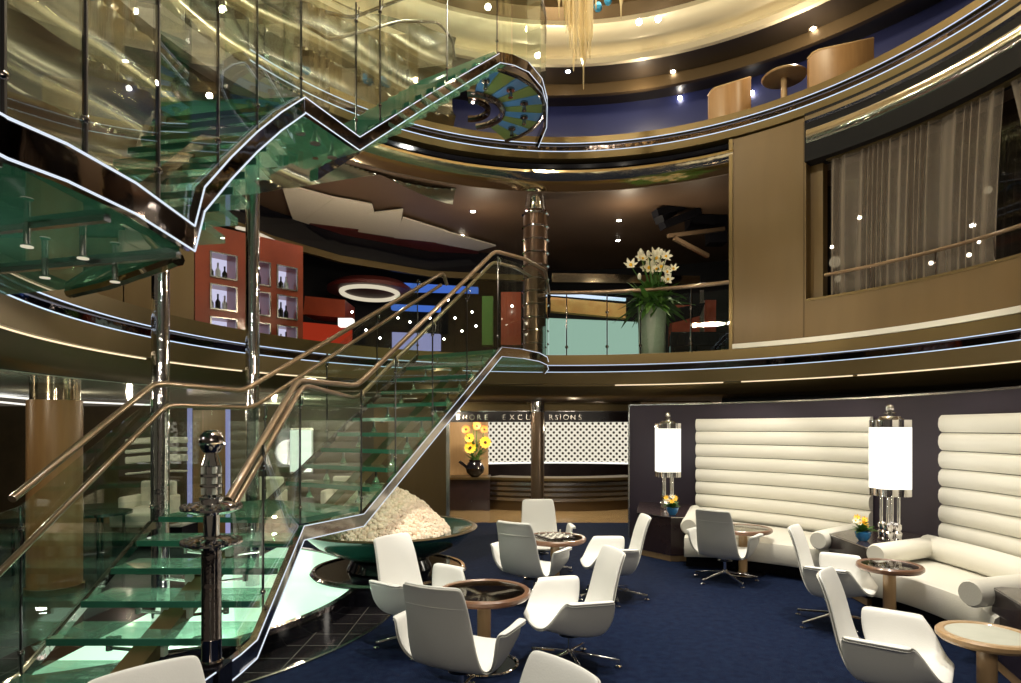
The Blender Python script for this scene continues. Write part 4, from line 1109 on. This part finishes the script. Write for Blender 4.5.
#SECTION_FURNITURE
def lounge_chair():
    t = thing('swivel_chair', (0,0,0), '', 'chair')
    # facing +X ; u = across (Y), seat row
    prof = [(.34,.372), (.29,.392), (.14,.345), (-.01,.310), (-.13,.312), (-.22,.370), (-.268,.49), (-.300,.63), (-.335,.77), (-.385,.90), (-.405,.925)]
    def width(k): return [.20,.24,.26,.262,.262,.258,.248,.238,.228,.216,.200][k]
    def row_c(k, off=0):
        x, z = prof[k]; w = width(k); out = []
        for i in range(7):
            s = -1+i/3
            out.append(Vector((x+(.035*s*s if k > 4 else 0), w*s, z+(.02*s*s if k <= 4 else 0))))
        return out
    rows = [row_c(k) for k in range(len(prof))]
    vs = []; fs = []; idx = {}
    def addv(p): vs.append(p); return len(vs)-1
    R = [[addv(p) for p in r] for r in rows]
    for k in range(len(rows)-1):
        for i in range(6): fs.append((R[k][i], R[k][i+1], R[k+1][i+1], R[k+1][i]))
    # arms: petals grow from seat rows 0..4
    cs = [(.0,.0), (.050,.035), (.092,.12), (.112,.225), (.130,.275), (.162,.285), (.198,.282)]
    ft = [(.31,), (.285,), (.235,), (.175,), (.14,), (.135,), (.135,)]
    for sgn, i0 in ((1, 6), (-1, 0)):
        cols = [[R[k][i0] for k in range(5)]]
        for s in range(1, len(cs)):
            dy, dz = cs[s]; u = s/(len(cs)-1); colv = []
            xf = [.33,.305,.255,.20,.165,.155,.15][s]; xr = [-.13,-.175,-.215,-.225,-.22,-.21,-.20][s]
            for k in range(5):
                tt = k/4; x = xf+(xr-xf)*tt
                base = rows[k][i0]
                bz = base.z*(1-min(1,u*1.4))+.335*min(1,u*1.4)
                colv.append(addv(Vector((x, sgn*(abs(base.y)*(1-u)+.235*u+dy), bz+dz-(.012 if k == 0 and s < 4 else 0)))))
            cols.append(colv)
        for s in range(len(cols)-1):
            for k in range(4):
                q = (cols[s][k], cols[s+1][k], cols[s+1][k+1], cols[s][k+1])
                fs.append(q if sgn > 0 else q[::-1])
    def mk(name, mat, off, th):
        me = bpy.data.meshes.new(name); me.from_pydata(vs, [], fs)
        import bmesh
        bm = bmesh.new(); bm.from_mesh(me); bmesh.ops.recalc_face_normals(bm, faces=bm.faces)
        # make sure normals point up / forward (inner side)
        bm.faces.ensure_lookup_table()
        if bm.faces[14].normal.z < 0: bmesh.ops.reverse_faces(bm, faces=bm.faces)
        if off:
            bm.normal_update()
            shift = [(v, v.normal*off) for v in bm.verts]
            for v, s in shift: v.co = v.co+s
        bm.to_mesh(me); bm.free()
        me.materials.append(M[mat]); ob = bpy.data.objects.new(name, me); col.objects.link(ob); ob.parent = t
        for p_ in me.polygons: p_.use_smooth = True
        a = ob.modifiers.new('solid', 'SOLIDIFY'); a.thickness = th; a.offset = -1
        b = ob.modifiers.new('sub', 'SUBSURF'); b.levels = 2; b.render_levels = 2
        return ob
    mk('upholstery', 'leather', 0.0, .018)
    mk('shell', 'leather_shaded', -.0195, .012)
    MB().tube([V(-.335-.032, y, .765-.0+.0) for y in (-.20, 0, .20)], .004, 6)
    s = [V(prof[8][0]+.035*(q/3)**2-.038, .218*q/3, .775) for q in range(-3, 4)]
    MB().tube(s, .004, 6).build('back_seam', 'leather_shaded', t)
    MB().lathe([(.09,.250), (.05,.262), (.05,.28)], (0,0,0), 20).build('seat_plate', 'steel', t)
    MB().lathe([(.019,.11), (.019,.262)], (0,0,0), 14).build('post', 'chrome', t)
    MB().lathe([(0,.085), (.032,.085), (.036,.11), (.028,.135), (0,.135)], (0,0,0), 18).build('hub', 'chrome', t)
    for k in range(5):
        a = 2*pi*k/5+.3; d = V(cos(a), sin(a), 0)
        o = MB().sweep([d*.02+V(0,0,.115), d*.39+V(0,0,.052)], [(-.014,-.008), (.014,-.008), (.011,.010), (-.011,.010)]).build('leg', 'chrome', t, bevel=.003)
        MB().lathe([(0,0), (.026,0), (.026,.012), (.009,.02), (.009,.05), (0,.05)], d*.385, 12).build('glide', 'chrome', o)
    return t
chair0 = lounge_chair()
first = [True]
def place_chair(px, Y, face, label, spin=0, s=1.0, grp='white swivel chairs'):
    o = chair0 if first[0] else copy_tree(chair0); first[0] = False
    p = G(px, Y); o.location = (p.x, p.y, 0.001); o.rotation_euler = (0, 0, atan2(face[1], face[0])); o['label'] = label; o['group'] = grp
    o.scale = (s, s, s)
    return o
place_chair(570, 4.95, (-.97,-.24), 'white swivel chair right of the nearer dark glass table, facing left in side view')
place_chair(461, 4.22, (.42,.90), 'white swivel chair nearest the camera by the dark glass table, its shaded back towards us')
place_chair(421, 5.45, (.80,-.60), 'white swivel chair left of the dark glass table, in front of the coral bowl')
place_chair(532, 6.80, (.55,.84), 'white swivel chair with its back to us, left of the games table')
place_chair(542, 8.15, (.10,-1), 'white swivel chair facing us behind the games table')
place_chair(612, 6.95, (-1,-.02), 'white swivel chair right of the games table, facing left')
place_chair(490, 2.36, (-.80,-.60), 'white swivel chair cut off by the bottom edge at centre, only its top showing')
place_chair(176, 2.28, (.72,-.69), 'white swivel chair cut off by the bottom edge at the left, below the stair')
place_chair(725, 7.72, (.66,.75), 'white swivel chair with its back to us before the long tufted sofa')
place_chair(836, 5.98, (.80,-.60), 'white swivel chair facing right beside the small oval-looking glass table')
place_chair(890, 4.02, (.79,-.61), 'white swivel chair nearest the camera at the right, facing the frosted table')

def side_table(px, Y, r, h, style, label):
    c = G(px, Y, .001)
    t = thing('side_table', c, label, 'table', 'round side tables')
    rim = {'dark': 'table_wood', 'game': 'table_wood', 'small': 'table_wood', 'light': 'oak'}[style]
    w = .05 if style != 'light' else .055
    MB().lathe([(r-w,h-.05), (r-.02,h-.055), (r,h-.035), (r,h-.012), (r-.012,h), (r-w+.01,h), (r-w,h-.008), (r-w,h-.05)], c, 56).build('rim', rim, t)
    MB().lathe([(0,h-.014), (r-w+.002,h-.014), (r-w+.002,h-.006), (0,h-.006)], c, 48).build('glass_top', 'frosted' if style == 'light' else 'smoked', t)
    for k in range(4 if style != 'light' else 2):
        a = k*pi/2+.6; d = V(cos(a), sin(a), 0)
        MB().bar([c+V(0,0,h-.04), c+d*(r-w)+V(0,0,h-.04)], .03, .02).build('cross_arm', 'steel', t)
    pw = .055
    MB().lathe([(pw,.02), (pw,h-.09)], c, 24).build('pedestal', 'oak', t)
    MB().lathe([(pw-.01,h-.09), (pw-.01,h-.05)], c, 24).build('collar', 'steel', t)
    MB().lathe([(.0,.0), (r*.68,.0), (r*.68,.006), (0,.010)], c, 40).build('base_plate', 'black_gloss', t)
    MB().lathe([(r*.68,0), (r*.74,.004), (r*.75,.014), (r*.70,.020), (r*.67,.010)], c, 40).build('base_ring', 'chrome', t)
    MB().lathe([(pw+.03,.008), (pw+.025,.02), (pw,.03)], c, 24).build('base_collar', 'steel', t)
    if style == 'game':
        g = thing('games_board', c+V(0,0,h), 'small chequered board lying on the table between four chairs', 'games board')
        MB().box(c.x, c.y, c.z+h+.006, .34, .34, .012, .5).build('board', 'dark_wood', g, smooth=False)
        for i in range(6):
            for j in range(6):
                if (i+j) % 2: continue
                a = (i-2.5)*.05; b2 = (j-2.5)*.05; x = c.x+a*cos(.5)-b2*sin(.5); y = c.y+a*sin(.5)+b2*cos(.5)
                MB().box(x, y, c.z+h+.0135, .048, .048, .003, .5).build('light_square', 'cream', g, smooth=False)
        for i in range(8):
            a = .19*(i%4-1.5)/1.5*.8; b2 = .12 if i < 4 else -.12; x = c.x+a*cos(.5)-b2*sin(.5); y = c.y+a*sin(.5)+b2*cos(.5)
            o = MB().lathe([(0,0), (.014,0), (.014,.008), (.006,.015), (.008,.03), (.011,.038), (0,.046)], V(x, y, c.z+h+.0155), 12).build('game_piece', 'cream')
            tag(o, 'small ivory playing piece on the games board', 'playing piece', 'pieces on the games board')
    return t
side_table(484, 4.98, .375, .60, 'dark', 'round dark glass table with brown wooden rim among the nearest white chairs')
side_table(555, 7.40, .37, .60, 'game', 'round wooden-rimmed table holding the games board')
side_table(743, 8.10, .36, .60, 'small', 'round wooden table before the long tufted sofa')
side_table(889.5, 5.92, .285, .60, 'small', 'small glass table with brown rim in front of the right sofa')
side_table(987, 3.93, .275, .60, 'light', 'round table with pale wood rim and frosted glass top at the right edge')

# ------------------------------------------------------------------ tufted wall panels
def padded_panel(name, p0, p1, rolls, z0, z1, label, deep=.075, r=4.64):
    a0, a1 = angw(p0, r), angw(p1, r)
    t = thing(name, cyl(a0, r, z0, W0), label, 'wall panel')
    h = (z1-z0)/rolls
    for k in range(rolls):
        zb = z0+h*k; prof = [(r,zb+.004), (r-deep*.35,zb+.004), (r-deep*.75,zb+h*.14), (r-deep,zb+h*.35), (r-deep*1.02,zb+h*.55), (r-deep*.9,zb+h*.8), (r-deep*.5,zb+h*.97), (r-deep*.35,zb+h-.003), (r,zb+h-.003)]
        MB().arc(prof, a0, a1, 40, W0).build('roll', 'cream', t)
    return t
padded_panel('padded_panel', 697, 873, 8, .42, 2.05, 'cream leather wall panel of horizontal rolls between the two tall lamps')
padded_panel('padded_panel', 944, 1120, 8, .42, 2.05, 'cream leather wall panel of horizontal rolls at the right edge')

def interp(poly, u):
    n = len(poly)-1; k = min(n-1, int(u*n)); return poly[k].lerp(poly[k+1], u*n-k)
def smooth_curve(poly, n=24):
    out = []
    for i in range(n+1):
        u = i/n*(len(poly)-1); k = min(len(poly)-2, int(u)); f = u-k
        p0 = poly[max(0,k-1)]; p1 = poly[k]; p2 = poly[k+1]; p3 = poly[min(len(poly)-1,k+2)]
        out.append(.5*((2*p1)+(p2-p0)*f+(2*p0-5*p1+4*p2-p3)*f*f+(3*p1-p0-3*p2+p3)*f**3))
    return out
def roll_mesh(a, b, r, name, mat, parent, squash=1.0):
    a, b = Vector(a), Vector(b); d = (b-a).normalized(); sd = V(-d.y, d.x, 0)
    pts = [a+d*.0, a+d*.03, b-d*.03, b]; m_ = MB(); n = 20; vs = []; 
    rr = [r*.85, r, r, r*.85]
    for p, q in zip(pts, rr):
        for k in range(n):
            an = 2*pi*k/n; vs.append(p+sd*q*cos(an)+V(0,0,q*sin(an)*squash))
    fs = [(i*n+k, i*n+(k+1)%n, (i+1)*n+(k+1)%n, (i+1)*n+k) for i in range(3) for k in range(n)]
    fs += [tuple(range(n))[::-1], tuple(3*n+k for k in range(n))]
    m_.add(vs, fs); return m_.build(name, mat, parent)
def sofa(front, back, label, armL, armR, bolster):
    f = smooth_curve([Vector((x,y,0)) for x, y in front]); b = smooth_curve([Vector((x,y,0)) for x, y in back])
    c = (f[len(f)//2]+b[len(b)//2])/2
    t = thing('banquette', V(c.x, c.y, 0), label, 'sofa', 'curved cream banquettes')
    rows = []
    for i in range(len(f)):
        d = (b[i]-f[i]).normalized(); L = (b[i]-f[i]).length
        sec = [(0.10,.16), (.015,.17), (0,.20), (0,.38), (.02,.425), (.07,.445), (L*.5,.452), (L,.44), (L,.16)]
        rows.append([f[i]+d*s+V(0,0,z) for s, z in sec]+[f[i]+d*.10+V(0,0,.16)])
    m_ = MB().grid(rows); n = len(rows[0]); m_.f.append(tuple(range(n-1))); m_.mi.append(0); m_.f.append(tuple((len(rows)-1)*n+k for k in range(n-1))); m_.mi.append(0)
    m_.build('seat', 'cream', t)
    rows = []
    for i in range(len(f)):
        d = (b[i]-f[i]).normalized(); L = (b[i]-f[i]).length
        rows.append([f[i]+d*s+V(0,0,z) for s, z in ((.22,0.001), (.22,.165), (L-.02,.165), (L-.02,.001))]+[f[i]+d*.22+V(0,0,.001)])
    m_ = MB().grid(rows); m_.f.append((0,1,2,3)); m_.mi.append(0); q = (len(rows)-1)*5; m_.f.append((q,q+1,q+2,q+3)); m_.mi.append(0)
    m_.build('plinth', 'black', t)
    if bolster:
        pts = [lerp(b[i], f[i], .14/(b[i]-f[i]).length)+V(0,0,.57) for i in range(len(b))]
        MB().tube(pts, .135, 16).build('back_bolster', 'cream', t)
    for a in (armL, armR):
        if a: roll_mesh(a[0], a[1], .112, 'arm_roll', 'cream', t); 
    return t
def wp(px, off): x, y = far_hit(px, W0, 4.66-off); return (x, y)
sofa([(2.33,8.32), (2.72,8.25), (3.12,8.03), (3.55,7.68), (3.86,7.32)], [wp(699,.14), wp(740,.14), wp(780,.14), wp(825,.14), wp(866,.14)],
     'long curved cream banquette under the panel between the two tall lamps', ((2.42,8.42,.56), (2.95,9.9,.56)), ((3.66,7.38,.56), (4.50,8.05,.56)), False)
sofa([(3.62,6.45), (3.84,6.16), (3.92,5.65), (3.88,5.2), (3.72,4.78)], [wp(935,.14), wp(965,.14), wp(1000,.14), wp(1040,.14), wp(1085,.14)],
     'curved cream banquette with rolled arms at the right edge', ((3.80,6.46,.58), (4.68,6.90,.58)), ((3.66,4.94,.58), (4.6,5.25,.58)), True)

# ------------------------------------------------------------------ cabinets between the sofas
def cabinet(poly, label, z=.64):
    c = V(sum(p[0] for p in poly)/len(poly), sum(p[1] for p in poly)/len(poly), 0)
    t = thing('side_cabinet', c, label, 'cabinet', 'dark wooden side cabinets')
    def inset(k): return [(c.x+(p[0]-c.x)*k, c.y+(p[1]-c.y)*k) for p in poly]
    MB().prism(inset(.93), .001, .09).build('plinth', 'oak', t, smooth=False)
    MB().prism(inset(.985), .09, z-.03).build('body', 'dark_wood', t, smooth=False)
    MB().prism(poly, z-.03, z).build('top', 'dark_wood', t, smooth=False, bevel=.004)
    MB().band([Vector((x, y, z-.012)) for x, y in inset(1.002)+[inset(1.002)[0]]], .004, .008).build('edge_line', 'steel', t, smooth=False)
    return t
def pxz(px, py, z):
    Y = (EYE-z)*F/(py-HY); q = G(px, Y); return (q.x, q.y)
def wq(px, off=.02): x, y = far_hit(px, W0, 4.66-off); return (x, y)
cabinet([pxz(637, 512, .64), pxz(671, 517, .64), pxz(692, 517, .64), wq(690), wq(640)], 'dark wooden cabinet under the left tall lamp')
cabinet([(3.80,7.42), (3.72,6.52), (4.72,6.98), wq(928), wq(876), (4.60,8.08)][0:1]+[pxz(866, 547, .64), (4.70,7.02), wq(930), wq(880), (4.66,7.98)], 'dark wooden cabinet under the right tall lamp')
cabinet([pxz(991, 586, .64), pxz(1060, 628, .64), (4.05,4.15), (4.35,4.78)], 'dark wooden cabinet cut by the right edge beside the sofa arm')

# ------------------------------------------------------------------ tall lamps
def tall_lamp(c, label, h=1.5):
    t = thing('tall_lamp', c, label, 'lamp', 'tall chrome lamps with white glass shades')
    k = h/1.50
    def four(a):
        # outline of four overlapping cylinders
        o, r = .10, .125; best = 0
        for q in range(4):
            b = a-(pi/4+q*pi/2); dd = o*cos(b); disc_ = dd*dd-o*o+r*r
            if disc_ > 0: best = max(best, dd+sqrt(disc_))
        return best
    MB().lathe([(.93,.58*k), (.93,1.25*k)], c, 96, lobes=four).build('shade', 'shade', t)
    for nm, z0, z1 in (('lower_collar', .50, .58), ('upper_collar', 1.25, 1.33)):
        MB().lathe([(.90,z0*k), (.94,z0*k), (.94,z1*k), (.90,z1*k)], c, 96, lobes=four).build(nm, 'chrome', t)
    for q in range(4):
        a = pi/4+q*pi/2; d = V(.085*cos(a), .085*sin(a), 0)
        MB().tube([c+d+V(0,0,.20*k), c+d+V(0,0,.52*k)], .016, 10).build('stem', 'chrome', t)
        m_ = MB().lathe([(.05,0.002), (.055,.02), (.045,.04), (.05,.06), (.055,.10), (.04,.12), (.05,.15), (.05,.19), (.03,.21)], c+d*.8, 16)
        m_.build('base_cup', 'chrome_wavy', t)
    MB().lathe([(.16,1.33*k), (.12,1.345*k), (.10,1.37*k), (.03,1.38*k), (.03,1.39*k), (.07,1.405*k), (.03,1.42*k)], c, 20).build('finial_stem', 'chrome', t)
    MB().ball(c+V(0,0,1.46*k), .042, 14, 10).build('finial_ball', 'chrome', t)
    L = bpy.data.lights.new('lamp_light', 'POINT'); L.energy = 16; L.color = (1,.93,.80); L.shadow_soft_size = .22
    for dd in ((-.38,-.38,.85),):
        lo = bpy.data.objects.new('lamp_light', L); col.objects.link(lo); lo.location = c+V(*dd)
    return t
x, y = pxz(672, 511, .64); tall_lamp(V(x, y+.25, .641), 'tall lamp with glowing white shade left of the long panel')
x, y = pxz(890, 541, .64); tall_lamp(V(x, y, .641), 'tall lamp with glowing white shade between the two cream panels', 1.52)
x, y = pxz(674, 516, .64); small_bouquet(V(x+.01, y+.12, .641), 0.9, 'small yellow and white posy in the pot beside the left lamp', 'small blue pot on the left cabinet')
x, y = pxz(864, 541, .64); small_bouquet(V(x, y+.02, .641), 0.85, 'small yellow posy in the pot beside the right lamp', 'small blue pot on the cabinet right of the long sofa')

#SECTION_CHANDELIER
t = thing('icicle_chandelier', P(585, 0, 7.2), 'cluster of hanging amber glass icicles below the gold dome', 'chandelier')
rnd = random.Random(2)
for (px, tipy, w, sh) in ((583.5,90,9,62), (570,50,7,30), (576,62,5,40), (590,60,8,40), (566,34,6,18), (573.5,72,3,50), (580,58,6,40), (596,10,4,0), (621,20,5,4), (559,18,5,2), (587,52,7,30), (563,8,6,0)):
    Y = 7.2+rnd.uniform(-.35,.35); tip = P(px, tipy, Y); r = w/F*Y/2; top = 8.6
    zs_ = EYE+(HY-sh)/F*Y-tip.z
    prof = [(0,0), (.006,.02), (.011,zs_*.85), (r*.7,zs_*1.02+.03), (r*.85,zs_*1.3+.3), (r,zs_+1.2), (r*.8, top-tip.z)]
    m_ = MB().lathe(prof, tip, 9); m_.build('icicle', 'icicle', t)
for px, py, s in ((598,7,.09), (608,1,.08), (614,-6,.09)):
    m_ = MB().ball(P(px, py, 7.2), s*.6, 6, 4); m_.build('blue_crystal', 'blue_crystal', t)
MB().lathe([(.6,0), (.6,.1), (.1,.2)], V(P(585,0,7.2).x, 7.2, 8.6), 20).build('mount', 'chrome', t)
MB().tube([V(P(585,0,7.2).x, 7.2, 8.75), V(P(585,0,7.2).x, 7.2, 9.95)], .02, 8).build('suspension_rod', 'chrome', t)

#SECTION_LIGHTS
def spot(loc, target, e, size=70, color=(1,.93,.82), r=.10, blend=.6):
    L = bpy.data.lights.new('spot_light', 'SPOT'); L.energy = e; L.color = color; L.spot_size = radians(size); L.spot_blend = blend; L.shadow_soft_size = r
    o = bpy.data.objects.new('spot_light', L); col.objects.link(o); o.location = loc
    o.rotation_euler = (Vector(target)-Vector(loc)).to_track_quat('-Z', 'Y').to_euler(); return o
def point(loc, e, color=(1,.85,.62), r=.06):
    r = .045
    L = bpy.data.lights.new('point_light', 'POINT'); L.energy = e; L.color = color; L.shadow_soft_size = r
    o = bpy.data.objects.new('point_light', L); col.objects.link(o); o.location = loc; return o
# downlights of the dome shining into the lounge
spot((0.6,4.6,8.5), (0.2,4.9,0), 1250, 50)
spot((2.6,4.2,8.5), (2.6,4.6,0), 1250, 50)
spot((1.6,7.2,8.5), (1.0,7.6,0), 1150, 50)
spot((0.2,1.6,8.4), (0.0,3.4,0), 800, 55)
spot((3.0,6.6,8.4), (3.6,7.8,0), 700, 50)
# fill spots added behind the camera to brighten the chair backs
for x_ in (-1.2, .6, 2.4):
    spot((x_,-1.2,3.0), (x_*.8,5.5,.4), 75, 100, (1,.90,.74), .12)
# lounge wall washers
for px in (740, 820, 985):
    x, y = far_hit(px, W0, 3.7); spot((x,y,2.42), (*far_hit(px, W0, 4.5), .9), 22, 120, (1,.92,.78), .08)
# reception
point((1.3,12.9,1.9), 40); point((0.6,13.2,2.25), 120); point((1.9,13.6,2.25), 110); point((-.9,13.6,2.2), 90); point((0.8,15.2,2.2), 60)
# gallery wood wall
for px in (770, 900, 1000):
    x, y = far_hit(px, C0, 3.4); spot((x,y,3.0), (*far_hit(px, C0, 4.8), 4.4), 24, 120, (1,.85,.6), .05)
# gallery one
point((2.2,11.6,5.6), 30); point((-.5,11.8,5.4), 30); point((-2.2,10.8,4.6), 50); point((-3.2,10.0,5.0), 25); point((-4.4,7.4,4.9), 20); point((3.4,11.4,5.2), 16)
# top gallery
point((2.5,11.8,8.3), 45); point((4.8,10.2,8.3), 45); point((0.3,11.9,8.3), 30)
# dome
point((0.9,6.0,8.2), 380, (1,.90,.70))
point((3.6,8.6,8.5), 60, (1,.84,.55)); point((0.9,9.8,8.5), 80, (1,.84,.55))
point((-2.6,7.4,7.4), 65, (1,.88,.68))  # this and the next: fill added to brighten the rippled gold wall
point((-2.9,5.6,5.6), 50, (1,.90,.74))
point((-1.2,8.6,8.2), 80, (1,.86,.6))
# fill points added inside the stair wells to bring out the green glass
point((-2.3,4.6,3.35), 14, (.9,1,.92)); point((-2.7,3.0,2.3), 12, (.95,1,.9)); point((-2.4,5.0,.45), 14, (.95,1,.9)); point((-.5,9.2,6.2), 14, (1,1,.95))
# under gallery left lounge
point((-6.2,8.6,2.2), 30); point((-3.6,10.6,2.2), 40); point((-8,6,2.2), 30); point((-5.0,5.2,2.3), 25); point((-4.8,12.6,2.2), 40); point((-7.5,12.2,2.2), 30)
point((-1.2,10.6,2.2), 14)
# extra spot added to even out the light on the coral bowl
spot((1.0,4.4,2.9), (-1.3,7.3,.9), 330, 42, (1,.92,.8), .05)
# ring fascia wash
point((0.9,7.5,4.2), 70, (1,.84,.6)); point((-1.9,6.2,2.7), 22, (1,.86,.62))

# world: faint warm interior glow
w = bpy.data.worlds.new('world'); sc.world = w; w.use_nodes = True
bg = w.node_tree.nodes['Background']; bg.inputs[0].default_value = (1,.85,.65,1); bg.inputs[1].default_value = .075

cam = bpy.data.cameras.new('camera'); co = bpy.data.objects.new('camera', cam); col.objects.link(co)
co.location = (0,0,EYE); co.rotation_euler = (pi/2,0,0)
cam.sensor_width = 36; cam.lens = 36*F/1021; cam.shift_y = (HY-341.5)/1021; cam.clip_start = .05
sc.camera = co
sc.view_settings.view_transform = 'Standard'; sc.view_settings.look = 'None'; sc.view_settings.gamma = 1; sc.view_settings.exposure = 0
sc.view_settings.use_curve_mapping = False
sc.cycles.transparent_max_bounces = 24; sc.cycles.max_bounces = 8; sc.cycles.glossy_bounces = 5; sc.cycles.diffuse_bounces = 3
sc.cycles.sample_clamp_indirect = 6; sc.cycles.caustics_reflective = False; sc.cycles.caustics_refractive = False
sc.cycles.use_denoising = True
